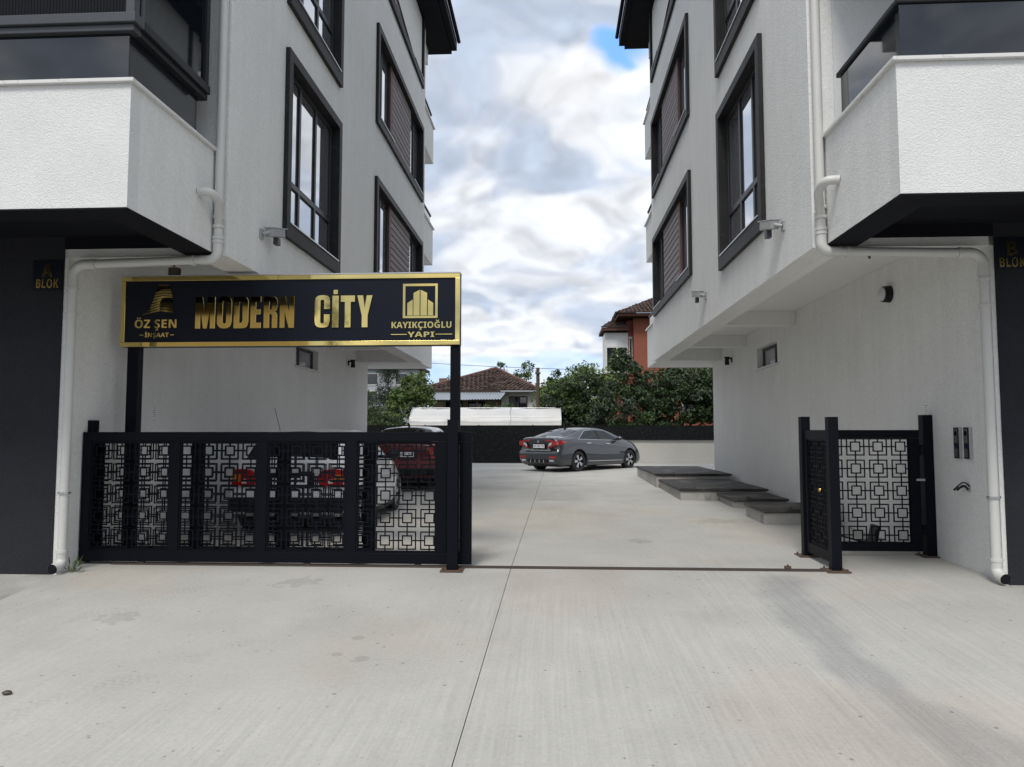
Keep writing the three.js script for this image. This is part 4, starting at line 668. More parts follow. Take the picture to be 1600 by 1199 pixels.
{ // grey saloon
  const S = { L: 4.63, W: 0.9, r: 0.325, arch: 0.375, clear: 0.16, axles: [0.98, 3.68], at: [-0.49, 0.188, -23.27], turn: 0.842, paint: paint(0.044, 0.049, 0.057, 0.5), bright: true, chrome: true, plate: '61 ABT 70',
    top: [[0, 0.99], [0.03, 1.055], [0.10, 1.085], [0.3, 1.10], [0.5, 1.125], [0.9, 1.245], [1.3, 1.35], [1.7, 1.405], [2.1, 1.416], [2.5, 1.392], [2.9, 1.29], [3.2, 1.165], [3.42, 1.06], [3.7, 1.0], [4.1, 0.93], [4.4, 0.83], [4.56, 0.7], [4.63, 0.56]],
    belt: [[0, 0.93], [0.2, 0.98], [1, 0.985], [2, 0.955], [3, 0.93], [3.5, 0.90], [4.2, 0.78], [4.5, 0.62], [4.63, 0.5]], bottom: [[0, 0.36], [0.06, 0.26], [0.5, 0.2], [1, 0.19], [3.6, 0.18], [4.3, 0.18], [4.63, 0.26]],
    wBelt: [[0, 0.70], [0.1, 0.775], [0.4, 0.835], [1, 0.865], [2, 0.855], [3, 0.845], [3.6, 0.82], [4.2, 0.73], [4.5, 0.58], [4.63, 0.42]], wMid: [[0, 0.78], [0.06, 0.835], [0.25, 0.885], [0.8, 0.905], [3.8, 0.9], [4.2, 0.86], [4.5, 0.71], [4.63, 0.52]],
    wRoof: [[0, 0.6], [0.3, 0.69], [0.55, 0.67], [1, 0.61], [1.7, 0.575], [2.3, 0.575], [2.8, 0.61], [3.2, 0.67], [3.45, 0.73], [3.8, 0.7], [4.3, 0.58], [4.63, 0.34]], drop: [[0, 0.025], [0.5, 0.035], [1, 0.065], [2, 0.075], [2.8, 0.06], [3.4, 0.035], [4.63, 0.05]], rear: [[0.2, 0.08], [0.36, 0.02], [0.5, 0.0], [0.62, 0.0], [0.68, 0.075], [0.9, 0.06], [1.0, 0.02], [1.06, -0.01], [1.12, 0]],
    dlo: [0.98, 1.62, 2.55, 3.28], pillars: [2.08], handles: [1.45, 2.45], mirror: 2.98, lampSide: [0.40, 4.25, 5.0, 0.9], lampX: 0.0, lampRear: [[0.32, 1.01], [0.79, 0.965], [0.80, 0.85], [0.44, 0.735], [0.43, 0.765], [0.60, 0.845], [0.615, 0.935], [0.32, 0.97]], lampBits: [[[[0.46, 0.79], [0.59, 0.85], [0.60, 0.92], [0.50, 0.90]], 'clear']],
    reflector: [0.5, 0.77, 0.43, 0.50], reflectorX: -0.012, rearGlass: [0.52, 1.24], screen: [2.72, 3.38], plateX: 0.045, plateY: 0.80 };
  const { C, K } = makeCar(S, 'dark grey saloon car standing askew before the black screened wall');
  obj('chrome_strip', box(-0.012, 0.03, 0.668, 0.69, -0.55, 0.55), M.chrome, C);
  
  obj('diffuser', box(0.0, 0.1, 0.30, 0.41, -0.42, 0.42, 0.02), M.plastic, C);
  for (const z of [-0.28, -0.09, 0.09, 0.28]) obj('diffuser_fin', box(-0.02, 0.05, 0.29, 0.38, z - 0.012, z + 0.012), M.chrome, C);
  for (const s of [-1, 1]) obj('exhaust_trim', box(-0.015, 0.06, 0.32, 0.385, s * 0.50, s * 0.68, 0.015), M.alu, C);
  const bd = obj('badge', new THREE.TorusGeometry(0.042, 0.006, 8, 20).rotateY(Math.PI / 2).translate(0.036, 0.955, 0), M.chrome, C); for (const z of [-0.016, 0.016]) obj('badge_bar', box(0.03, 0.04, 0.925, 0.985, z - 0.005, z + 0.005), M.chrome, bd); obj('badge_bar', box(0.03, 0.04, 0.95, 0.96, -0.011, 0.011), M.chrome, bd);
  obj('roof_fin', prism([[0, 0], [0.16, 0], [0.02, 0.075], [0, 0.07]], [], 0.03).translate(1.28, 1.34, -0.015), M.plastic, C);
}
const hatch = { L: 3.95, W: 0.845, r: 0.29, arch: 0.335, clear: 0.16, axles: [0.62, 3.12], bright: false, chrome: false,
  top: [[0, 0.90], [0.03, 0.985], [0.10, 1.0], [0.16, 1.04], [0.34, 1.24], [0.52, 1.36], [0.8, 1.41], [1.5, 1.43], [1.95, 1.40], [2.3, 1.26], [2.7, 1.0], [3.2, 0.93], [3.6, 0.83], [3.86, 0.70], [3.95, 0.56]],
  belt: [[0, 0.86], [0.2, 0.93], [2, 0.91], [2.7, 0.89], [3.4, 0.76], [3.8, 0.6], [3.95, 0.48]], bottom: [[0, 0.36], [0.06, 0.28], [0.5, 0.2], [3.4, 0.19], [3.95, 0.26]],
  wBelt: [[0, 0.70], [0.1, 0.76], [0.4, 0.80], [2.2, 0.81], [3, 0.78], [3.6, 0.68], [3.86, 0.54], [3.95, 0.4]], wMid: [[0, 0.76], [0.06, 0.80], [0.3, 0.84], [3.2, 0.845], [3.6, 0.79], [3.86, 0.64], [3.95, 0.5]],
  wRoof: [[0, 0.6], [0.14, 0.66], [0.4, 0.60], [0.8, 0.56], [1.9, 0.56], [2.3, 0.61], [2.75, 0.70], [3.3, 0.64], [3.95, 0.32]], drop: [[0, 0.03], [0.3, 0.06], [0.8, 0.07], [2, 0.06], [2.8, 0.03], [3.95, 0.05]], rear: [[0.2, 0.06], [0.36, 0.0], [0.55, 0.0], [0.62, 0.05], [0.9, 0.04], [1.0, 0.0]],
  dlo: [0.42, 0.72, 1.9, 2.62], pillars: [1.22], handles: [0.95, 1.75], mirror: 2.35, lampSide: [0.22, 4.05, 4.75], lampX: -0.005, lampRear: [[0.42, 0.80], [0.50, 0.86], [0.62, 0.875], [0.75, 0.865], [0.765, 0.66], [0.46, 0.64], [0.42, 0.70]], lampBits: [[[[0.64, 0.70], [0.75, 0.70], [0.75, 0.80], [0.64, 0.80]], 'amber'], [[[0.56, 0.68], [0.62, 0.68], [0.62, 0.74], [0.56, 0.74]], 'clear']],
  rearGlass: [0.15, 0.56], screen: [2.02, 2.68], plateX: 0.035, plateY: 0.72, mirrorMat: M.plastic };
{
  const S = { ...hatch, at: [-3.56, groundY(-11.5), -9.75], turn: Math.PI / 2, paint: paint(0.66, 0.67, 0.69, 0.0), plate: '61 DE 248' };
  const { C } = makeCar(S, 'white hatchback car parked behind the sliding gate along the wall');
  obj('bumper', box(-0.045, 0.12, 0.30, 0.50, -0.78, 0.78, 0.04), M.plastic, C);
  obj('plate_panel', box(0.028, 0.034, 0.62, 0.82, -0.36, 0.36), M.plastic, C);
  obj('aerial', rod([0.9, 1.40, -0.45], [0.72, 1.72, -0.47], 0.004), M.rubber, C);
}
{
  const st = (c, k) => c.map(([x, y]) => [x * 1.05, y * k]), S = { ...hatch, L: 3.95 * 1.05, W: 0.87, r: 0.32, arch: 0.37, axles: [0.66, 3.27], at: [-3.36, groundY(-18), -16.3], turn: Math.PI / 2, paint: paint(0.12, 0.009, 0.013, 0.15), plate: '61 KC 35', bright: true,
    top: st(hatch.top, 1.015), belt: st(hatch.belt, 1.02), bottom: hatch.bottom.map(([x, y]) => [x * 1.05, y + 0.03]), wBelt: st(hatch.wBelt, 1.03), wMid: st(hatch.wMid, 1.03), wRoof: st(hatch.wRoof, 1.03), drop: st(hatch.drop, 1), dlo: hatch.dlo.map((x) => x * 1.05), rearGlass: [0.16, 0.59], screen: [2.12, 2.81],
    lampRear: [[0.62, 1.02], [0.76, 1.0], [0.79, 0.78], [0.70, 0.70], [0.62, 0.74]], lampBits: [], lampSide: [0.25, 4.1, 5.0], plateY: 0.80, mirrorMat: undefined };
  const { C } = makeCar(S, 'dark red car parked beyond the white hatchback');
  obj('bumper', box(-0.03, 0.12, 0.34, 0.50, -0.8, 0.8, 0.04), M.plastic, C);
  obj('roof_fin', prism([[0, 0], [0.14, 0], [0.02, 0.07], [0, 0.065]], [], 0.03).translate(0.75, 1.425, -0.015), M.plastic, C);
}

const tint = (r, g, b, k = 2) => std({ map: renderMap, color: rgb(r * k, g * k, b * k), roughness: 0.92 });
// ================================================================ the wall at the end of the yard
{
  const w = tag(group('boundary_wall', scene, 0, 0, -28.4), 'low white rendered wall at the end of the yard', 'wall');
  obj('wall', box(-16, 16, 0, 1.12, -0.2, 0), tint(0.5, 0.49, 0.45), w); obj('coping', box(-16, 16, 1.121, 1.16, -0.23, 0.03), M.curb, w);
  const s = tag(group('screen_fence', scene, 0, 0, -28.36), 'black leafy privacy screen along the top of the yard wall', 'screen');
  obj('screen_panel', box(-16, 1.4, 0.26, 1.70, 0.0, 0.03), M.hedge, s); obj('screen_panel', box(1.402, 16, 1.135, 1.69, 0.0, 0.03), M.hedge, s);
  for (let i = 0; i < 16; i++) obj('post', box(-15.5 + i * 2.1, -15.45 + i * 2.1, 1.17, 1.72, -0.14, -0.09), M.steel, s);
}
// ---------------------------------------------------------------- trees
const leafMat = (r, g, b) => phy({ color: rgb(1, 1, 1), vertexColors: true, roughness: 0.62, transmission: 0.15, thickness: 0 });
const LEAF = leafMat(), BARK = std({ color: rgb(0.055, 0.045, 0.035), roughness: 0.95 });
function tree(name, label, x, z, y0, o) {           // o: trunk height, blobs [x, y, z, rx, ry, rz], leaves, size, tones
  const r = rng(o.seed), T = tag(group(name, scene, x, y0, z), label, 'tree', o.group), bark = [];
  bark.push(rod([0, 0, 0], [o.lean ?? 0.05, o.trunk, 0], o.girth, o.girth * 0.6, 8));
  const pos = [], col = [], v = new THREE.Vector3(), n = new THREE.Vector3(), t1 = new THREE.Vector3(), t2 = new THREE.Vector3(), c = new THREE.Color();
  const vol = o.blobs.map((b) => b[3] * b[4] * b[5]), tv = vol.reduce((a, b) => a + b, 0);
  o.blobs.forEach((b, bi) => {
    bark.push(rod([o.lean ?? 0.05, o.trunk * 0.85, 0], [b[0], b[1], b[2]], o.girth * 0.5, o.girth * 0.15, 6));
    const clumps = Math.max(6, Math.round(o.clumps * (vol[bi] / tv) ** 0.8));
    for (let k = 0; k < clumps; k++) {
      let a, e, q; do { a = r() * 2 - 1; e = r() * 2 - 1; q = r() * 2 - 1; } while (a * a + e * e + q * q > 1);
      const l = Math.hypot(a, e, q) || 1, push = lerp(l, 1, 0.55) / l, cx = b[0] + a * push * b[3], cy = b[1] + e * push * b[4], cz = b[2] + q * push * b[5], cr = o.clumpR * (0.6 + 0.8 * r()), tone = o.tones[(r() * o.tones.length) | 0], br = 0.75 + 0.5 * r();
      if (r() < 0.25) bark.push(rod([b[0], b[1], b[2]], [cx, cy, cz], 0.018, 0.008, 4));
      for (let m = 0; m < o.perClump; m++) {
        let u1 = r() * 2 - 1, u2 = r() * Math.PI * 2, rad = cr * Math.cbrt(r()), s = Math.sqrt(1 - u1 * u1);
        v.set(cx + rad * s * Math.cos(u2), cy + rad * u1 * (o.flat ?? 0.75), cz + rad * s * Math.sin(u2));
        n.set(r() * 2 - 1, r() * 1.6 - 0.2, r() * 2 - 1).normalize(); t1.set(r() - 0.5, r() - 0.5, r() - 0.5).cross(n).normalize(); t2.crossVectors(n, t1);
        const L = o.size * (0.7 + 0.6 * r()), W = L * (o.slim ?? 0.5), f = 0.85 + 0.3 * r();
        const A = v.clone().addScaledVector(t1, -L / 2), Bp = v.clone().addScaledVector(t2, W / 2).addScaledVector(n, W * 0.18), Cp = v.clone().addScaledVector(t1, L / 2), D = v.clone().addScaledVector(t2, -W / 2).addScaledVector(n, W * 0.18);
        for (const p of [A, Bp, Cp, A, Cp, D]) { pos.push(p.x, p.y, p.z); col.push(tone[0] * br * f, tone[1] * br * f, tone[2] * br * f); }
      }
    }
  });
  obj('trunk', bark, BARK, T);
  const g = new THREE.BufferGeometry(); g.setAttribute('position', new THREE.Float32BufferAttribute(pos, 3)); g.setAttribute('color', new THREE.Float32BufferAttribute(col, 3)); g.computeVertexNormals();
  obj('crown', g, LEAF, T);
  return T;
}
const DARK = [[0.040, 0.074, 0.026], [0.046, 0.082, 0.030], [0.055, 0.094, 0.028], [0.036, 0.064, 0.030]], MID = [[0.072, 0.125, 0.028], [0.085, 0.14, 0.032], [0.062, 0.108, 0.032]], FRESH = [[0.11, 0.17, 0.035], [0.13, 0.19, 0.04], [0.09, 0.145, 0.035]], CYP = [[0.018, 0.036, 0.018], [0.023, 0.043, 0.021]];
const TG = 'trees beyond the yard wall';
tree('broadleaf_tree', 'tall dark broadleaf tree in front of the orange house bay', 3.1, -32, 0.2, { seed: 1, trunk: 1.4, girth: 0.12, group: TG, clumps: 150, perClump: 70, clumpR: 0.28, size: 0.15, tones: DARK, blobs: [[0, 2.1, 0, 1.35, 1.3, 1.2], [0.15, 3.5, 0, 0.75, 1.0, 0.7], [-0.1, 4.35, 0, 0.45, 0.55, 0.45], [-0.9, 1.6, 0.3, 0.7, 1.0, 0.7]] });
tree('broadleaf_tree', 'wide dark broadleaf tree in front of the orange house wall', 5.5, -32.5, 0.2, { seed: 2, trunk: 1.3, girth: 0.13, group: TG, clumps: 230, perClump: 70, clumpR: 0.3, size: 0.15, tones: DARK, blobs: [[0, 2.7, 0, 1.6, 1.25, 1.3], [1.6, 2.7, 0, 1.3, 1.25, 1.1], [-1.0, 1.8, 0.2, 0.9, 1.0, 0.8], [0.6, 3.5, 0, 1.3, 0.8, 1.0], [-0.8, 3.2, 0, 0.9, 0.9, 0.8]] });
tree('broadleaf_tree', 'dark tree with gaps near the house wall end', 8.0, -33, 0.2, { seed: 12, trunk: 1.3, girth: 0.12, group: TG, clumps: 130, perClump: 60, clumpR: 0.3, size: 0.15, tones: DARK, blobs: [[0, 2.6, 0, 1.5, 1.3, 1.2], [0.5, 1.5, 0, 1.0, 0.8, 0.9]] });
tree('broadleaf_tree', 'bushy mid green tree right beside the white tunnel greenhouse', 1.05, -33.5, 0.2, { seed: 3, trunk: 1.1, girth: 0.1, group: TG, clumps: 170, perClump: 70, clumpR: 0.3, size: 0.16, tones: [...MID, ...DARK], blobs: [[0, 1.5, 0, 1.25, 1.4, 1.1], [0.5, 2.9, -0.2, 0.9, 1.1, 0.9], [-0.5, 2.7, 0, 0.8, 0.95, 0.8]] });
tree('broadleaf_tree', 'fresh green tree rising behind the bushy tree and power pole', 1.6, -38, 0.2, { seed: 4, trunk: 1.6, girth: 0.11, group: TG, clumps: 130, perClump: 60, clumpR: 0.4, size: 0.18, tones: FRESH, blobs: [[0, 3.1, 0, 1.5, 1.6, 1.2], [-1.4, 2.9, 0, 1.0, 1.2, 0.9], [0.9, 3.6, 0, 0.8, 1.0, 0.8]] });
tree('broadleaf_tree', 'airy light green tree beside the old house roof', -7.35, -38, 0.2, { seed: 5, trunk: 1.4, girth: 0.08, group: TG, clumps: 150, perClump: 38, clumpR: 0.3, size: 0.17, tones: [...FRESH, ...MID], blobs: [[0, 2.4, 0, 1.25, 1.5, 1.0], [0.25, 3.5, 0, 0.8, 0.8, 0.7], [-0.4, 3.3, 0, 0.6, 0.8, 0.6]] });
tree('conifer_tree', 'low spreading green conifer before the cypress', -8.9, -34, 0.2, { seed: 6, trunk: 1.2, girth: 0.1, group: TG, clumps: 170, perClump: 70, clumpR: 0.34, flat: 0.35, size: 0.14, slim: 0.3, tones: [[0.05, 0.085, 0.02], [0.04, 0.07, 0.02], [0.07, 0.11, 0.025]], blobs: [[0, 1.6, 0, 1.7, 0.9, 1.3], [-0.2, 2.4, 0, 1.1, 0.8, 0.9], [0.9, 1.3, 0.2, 0.9, 0.7, 0.8]] });
tree('cypress_tree', 'narrow dark cypress standing over the garden', -9.75, -43, 0.2, { seed: 7, trunk: 1.5, girth: 0.1, group: TG, clumps: 120, perClump: 60, clumpR: 0.3, flat: 1.2, size: 0.13, slim: 0.3, tones: CYP, blobs: [[0, 2.4, 0, 0.75, 1.5, 0.75], [0, 4.1, 0, 0.62, 1.4, 0.62], [0, 5.4, 0, 0.4, 0.9, 0.4]] });
tree('broadleaf_tree', 'dark shrubby tree against the pale far house', -11.2, -41, 0.2, { seed: 8, trunk: 1.3, girth: 0.09, group: TG, clumps: 90, perClump: 55, clumpR: 0.34, size: 0.15, tones: [...DARK, ...MID], blobs: [[0, 2.6, 0, 1.0, 1.3, 0.9], [0.9, 1.5, 0, 0.9, 0.9, 0.8]] });
for (const [x, h, seed, label] of [[-4.2, 4.7, 31, 'thin young tree showing over the tiled roof ridge'], [-2.3, 4.8, 32, 'feathery young tree showing behind the tiled roof slope'], [-7.4, 4.0, 33, 'small leafy tree behind the tiled roof eave'], [-0.3, 4.2, 34, 'leafy tree behind the wooden power pole']]) tree('young_tree', label, x, -50, 0.2, { seed, trunk: h * 0.7, girth: 0.07, group: 'young trees behind the tiled house', clumps: 34, perClump: 40, clumpR: 0.3, size: 0.22, slim: 0.35, tones: MID, blobs: [[0, h * 0.95, 0, 0.8, 0.9, 0.8], [0.5, h * 1.15, 0, 0.5, 0.6, 0.5], [-0.6, h * 0.85, 0, 0.6, 0.7, 0.5]] });
for (const [x, z, s, seed, label] of [[-2.4, -40.6, 0.55, 41, 'leafy bush under the old house window'], [-3.6, -40.6, 0.45, 42, 'leafy bush under the tin awning end']]) tree('garden_bush', label, x, z, 1.5, { seed, trunk: 0.5, girth: 0.04, group: 'bushes before the tiled house', clumps: 30, perClump: 40, clumpR: 0.22, size: 0.12, tones: MID, blobs: [[0, 0.9, 0, s * 1.3, s, s]] });

// ---------------------------------------------------------------- tunnel greenhouse
{
  const G = tag(group('tunnel_greenhouse', scene, -6.2, 0.2, -33), 'long white plastic tunnel greenhouse behind the screened wall', 'greenhouse'), prof = [];
  const L = 6.55, W = 1.5, H = 2.32, arch = []; for (let i = 0; i <= 18; i++) { const t = Math.PI * (i / 18); arch.push([-W * Math.sign(Math.cos(t)) * Math.abs(Math.cos(t)) ** 0.6, H * Math.sin(t) ** 0.55]); }
  const skin = (x0, x1, seed) => { const pos = [], uv = [], idx = [], n = 40; for (let i = 0; i <= n; i++) for (let j = 0; j <= 18; j++) { const x = lerp(x0, x1, i / n), sag = 0.03 * (fbm(x * 2.6 + seed + arch[j][1] * 1.3, j * 0.35, 3, 256, 201) - 0.5) - 0.02 * Math.sin(Math.PI * (i / n)); pos.push(x, arch[j][1] * (1 + sag), arch[j][0] * (1 + sag)); uv.push(x, j * 0.25); } for (let i = 0; i < n; i++) for (let j = 0; j < 18; j++) { const a = i * 19 + j; idx.push(a, a + 1, a + 19, a + 1, a + 20, a + 19); } const g = new THREE.BufferGeometry(); g.setAttribute('position', new THREE.Float32BufferAttribute(pos, 3)); g.setAttribute('uv', new THREE.Float32BufferAttribute(uv, 2)); g.setIndex(idx); g.computeVertexNormals(); return g; };
  const cuts = [0, 2.0, 4.35, L]; for (let i = 0; i < 3; i++) obj('film', skin(cuts[i], cuts[i + 1], i * 7), M.film, G);
  for (const x of cuts) obj('hoop', tube(arch.map(([z, y]) => [x, y * 1.006, z * 1.006]), 0.018, 6, true), M.alu, G);
  obj('rope', tube([[0, 1.86, 1.46], [2, 1.87, 1.46], [4.35, 1.88, 1.46], [L, 1.9, 1.46]], 0.014, 6), M.alu, G); obj('ridge_pipe', tube([[0, H + 0.005, 0], [L, H + 0.005, 0]], 0.02, 6), M.alu, G);
  for (const x of [0.01, L - 0.01]) obj('end_wall', uvMetres(new THREE.ShapeGeometry(new THREE.Shape(arch.map(([z, y]) => new THREE.Vector2(z, y)))).rotateY(Math.PI / 2).translate(x, 0, 0)), M.film, G);
}
// ---------------------------------------------------------------- houses behind
function tiledSlope(a, b, c, d, rows, cols, seed) {  // a-b eave, d-c ridge side; barrel tiles in courses, colours vary
  const r = rng(seed), pos = [], col = [], A = new THREE.Vector3(...a), Bv = new THREE.Vector3(...b), Cv = new THREE.Vector3(...c), D = new THREE.Vector3(...d), n = Bv.clone().sub(A).cross(D.clone().sub(A)).normalize(); if (n.y < 0) n.negate();
  const P = (u, v) => A.clone().lerp(Bv, u).lerp(D.clone().lerp(Cv, u), v);
  for (let i = 0; i < rows; i++) {
    const v0 = i / rows, v1 = (i + 1.12) / rows, wTop = P(0, v0).distanceTo(P(1, v0)), m = Math.max(2, Math.round(cols * wTop / A.distanceTo(Bv)));
    for (let j = 0; j < m; j++) {
      const k = 0.7 + 0.6 * r(), moss = r() < 0.22 ? 0.6 : 1, cc = [0.078 * k, 0.049 * k * (moss < 1 ? 1.25 : 1), 0.041 * k * (moss < 1 ? 1.2 : 1)], lift = 0.04 + 0.05 * r();
      const u = [0, 0.25, 0.5, 0.75, 1].map((t) => (j + t) / m), hgt = [0, 0.03, 0.042, 0.03, 0], lo = u.map((q, t) => P(q, v0).addScaledVector(n, hgt[t] + lift)), hi = u.map((q, t) => P(q, Math.min(v1, 1)).addScaledVector(n, hgt[t]));
      const und = u.map((q) => P(q, v0).addScaledVector(n, -0.01));
      for (let t = 0; t < 4; t++) for (const tri of [[lo[t], lo[t + 1], hi[t + 1]], [lo[t], hi[t + 1], hi[t]], [und[t], und[t + 1], lo[t + 1]], [und[t], lo[t + 1], lo[t]]]) for (const p of tri) { pos.push(p.x, p.y, p.z); col.push(...cc); }
    }
  }
  const g = new THREE.BufferGeometry(); g.setAttribute('position', new THREE.Float32BufferAttribute(pos, 3)); g.setAttribute('color', new THREE.Float32BufferAttribute(col, 3)); g.computeVertexNormals(); return g;
}
const TILE = std({ vertexColors: true, roughness: 0.85 });
const TIN = std({ color: rgb(0.27, 0.30, 0.34), roughness: 0.5, metalness: 0.3 }), WOODBROWN = std({ color: rgb(0.05, 0.03, 0.022), roughness: 0.8 });
{
  const Hs = tag(group('old_house', scene, 0, 0, -42), 'old single-storey house with brown tiled hip roof and tin awning', 'house');
  const x0 = -7.7, x1 = -0.75, e = 3.82, ap = [-3.45, 5.28, -2.6], pr = 0.05;
  obj('wall', box(-7.2, -0.95, 0.1, 3.78, -5.5, -0.35), tint(0.33, 0.27, 0.21), Hs); obj('wall', box(-2.95, -0.9, 0.1, 3.78, -0.348, 0.0), tint(0.66, 0.64, 0.60, 1.5), Hs);
  const R = group('roof', Hs), f0 = 0.45, bk = -5.9;
  stuff(obj('tile', tiledSlope([x0, e, f0], [x1, e, f0], ap, [ap[0] - 0.01, ap[1], ap[2]], 17, 26, 51), TILE, R)); stuff(obj('tile', tiledSlope([x1, e, f0], [x1, e, bk], ap, [ap[0], ap[1], ap[2] + 0.01], 17, 24, 52), TILE, R)); stuff(obj('tile', tiledSlope([x0, e, bk], [x0, e, f0], ap, [ap[0], ap[1], ap[2] - 0.01], 17, 24, 53), TILE, R)); stuff(obj('tile', tiledSlope([x1, e, bk], [x0, e, bk], ap, [ap[0], ap[1], ap[2]], 17, 26, 54), TILE, R));
  obj('eave_board', box(-2.95, x1 + 0.05, e - 0.09, e - 0.01, f0 - 0.05, f0 + 0.03), M.alu, R); obj('eave_board', box(x0, -2.951, e - 0.09, e - 0.01, f0 - 0.05, f0), WOODBROWN, R); obj('ceiling', box(x0 + 0.05, x1 - 0.05, e - 0.03, e - 0.012, bk + 0.1, f0 - 0.06), WOODBROWN, R);
  for (const c of [[x0, f0], [x1, f0]]) obj('hip_cap', tube([[c[0], e + 0.06, c[1]], [ap[0], ap[1] + 0.07, ap[2]]], 0.09, 8), std({ color: rgb(0.11, 0.055, 0.045), roughness: 0.9 }), R);
  const aw = group('awning', Hs), pts = []; for (let i = 0; i <= 130; i++) pts.push([-7.85 + i * (4.95 / 130), 0.022 * Math.sin(i * 1.5)]);
  { const pos = [], idx = []; pts.forEach(([x, h], i) => { const dent = 0.05 * (vn(x * 1.4, 3, 256, 61) - 0.5); pos.push(x + 0.28, 3.75 + h, 0.35, x, 3.27 + h + dent, 1.35); if (i) { const a = (i - 1) * 2; idx.push(a, a + 1, a + 2, a + 1, a + 3, a + 2); } }); const g = new THREE.BufferGeometry(); g.setAttribute('position', new THREE.Float32BufferAttribute(pos, 3)); g.setIndex(idx); g.computeVertexNormals(); obj('tin_sheet', g, TIN, aw); }
  obj('beam', box(-7.7, -2.95, 3.16, 3.28, 1.12, 1.2), WOODBROWN, aw); for (const x of [-7.3, -5.6, -4.2, -3.1]) obj('post', box(x - 0.05, x + 0.05, 0.1, 3.16, 1.12, 1.2), WOODBROWN, aw);
  const win = (xa, xb, ya, yb, zf) => { const w = group('window', Hs); obj('frame', prism(rect(xa, xb, ya, yb), [rect(xa + 0.06, (xa + xb) / 2 - 0.03, ya + 0.06, yb - 0.06), rect((xa + xb) / 2 + 0.03, xb - 0.06, ya + 0.06, yb - 0.06)], 0.06).translate(0, 0, zf), WOODBROWN, w); obj('pane', box(xa + 0.05, (xa + xb) / 2, ya + 0.05, yb - 0.05, zf + 0.01, zf + 0.02), M.smoked, w); obj('pane', box((xa + xb) / 2 + 0.001, xb - 0.05, ya + 0.05, yb - 0.05, zf + 0.01, zf + 0.02), M.smoked, w); };
  win(-2.5, -1.45, 2.55, 3.5, 0.002); win(-6.2, -5.2, 2.2, 3.3, -0.346); win(-4.9, -3.9, 2.2, 3.3, -0.346);
  const ch = obj('chimney', box(-6.95, -6.5, 3.9, 4.75, -3.0, -2.6), tint(0.2, 0.12, 0.09), R);
}
{
  const O = tag(group('orange_house', scene, 0, 0, -44), 'tall orange-red rendered house with white glazed bay and tiled eaves', 'house'), wall = tint(0.24, 0.078, 0.05);
  obj('wall', box(4.85, 13, 0.1, 8.25, -7, 0), wall, O); obj('wall', box(4.5, 4.848, 0.1, 8.2, -7, -0.5), wall, O);
  const by = group('bay', O); obj('wall', box(3.2, 4.498, 0.1, 5.0, -2.5, -0.6), wall, by);
  obj('frame', prism(rect(3.15, 4.55, 5.0, 7.45), [rect(3.28, 3.84, 5.1, 6.55), rect(3.94, 4.45, 5.1, 6.55), rect(3.28, 3.84, 6.65, 7.35), rect(3.94, 4.45, 6.65, 7.35)], 0.08).translate(0, 0, -0.55), M.pvc, by);
  for (const [a, b, c, d, m] of [[3.28, 3.84, 5.1, 6.55, M.smoked], [3.94, 4.45, 5.1, 6.55, M.smoked], [3.28, 3.84, 6.65, 7.35, M.diffuser], [3.94, 4.45, 6.65, 7.35, M.diffuser]]) obj('pane', box(a - 0.005, b + 0.005, c - 0.005, d + 0.005, -0.52, -0.50), m, by);
  obj('side_glazing', box(3.15, 3.2, 5.0, 7.45, -2.4, -0.551), M.pvc, by); obj('infill', box(3.21, 4.497, 5.0, 7.45, -2.5, -0.6), M.diffuser, by);
  const R = group('roof', O); obj('eave', box(3.85, 13.6, 8.30, 8.45, -7.6, 0.75), std({ color: rgb(0.085, 0.028, 0.022), roughness: 0.7 }), R); obj('eave', box(2.95, 4.6, 7.55, 7.72, -3.0, -0.1), std({ color: rgb(0.085, 0.028, 0.022), roughness: 0.7 }), R);
  stuff(obj('tile', tiledSlope([3.75, 8.46, 0.85], [13.6, 8.46, 0.85], [10, 10.4, -3.5], [7.4, 10.4, -3.5], 16, 40, 55), TILE, R)); stuff(obj('tile', tiledSlope([3.75, 8.46, -7.6], [3.75, 8.46, 0.85], [7.4, 10.4, -3.5], [7.4, 10.4, -3.51], 16, 30, 56), TILE, R)); stuff(obj('tile', tiledSlope([2.9, 7.73, -0.05], [4.6, 7.73, -0.05], [4.6, 8.25, -1.5], [3.5, 8.25, -1.5], 5, 9, 57), TILE, R));
  const w = group('window', O); obj('frame', box(7.6, 9.0, 2.2, 3.5, 0.001, 0.05), M.pvc, w); obj('pane', box(7.7, 8.9, 2.3, 3.4, 0.051, 0.055), M.smoked, w);
  const w2 = group('window', O); obj('frame', box(4.6, 4.8, 5.6, 7.2, -0.499, -0.46), M.pvc, w2); obj('pane', box(4.64, 4.76, 5.7, 7.1, -0.459, -0.455), M.smoked, w2);
}
{
  const F = tag(group('far_house', scene, -13.0, 0.2, -58), 'grey multi-storey house far behind the cypress', 'house'); obj('wall', box(-2.5, 2.2, 0, 6.3, -4, 0), tint(0.36, 0.38, 0.42), F); obj('roof', box(-2.8, 2.5, 6.301, 6.5, -4.3, 0.3), WOODBROWN, F);
  for (const y of [1.2, 3.6, 5.0]) for (const x of [-1.4, 0.9]) { const w = group('window', F); obj('frame', box(x - 0.5, x + 0.5, y, y + 1.0, 0.001, 0.04), M.pvc, w); obj('pane', box(x - 0.42, x + 0.42, y + 0.08, y + 0.92, 0.041, 0.045), M.smoked, w); }
}
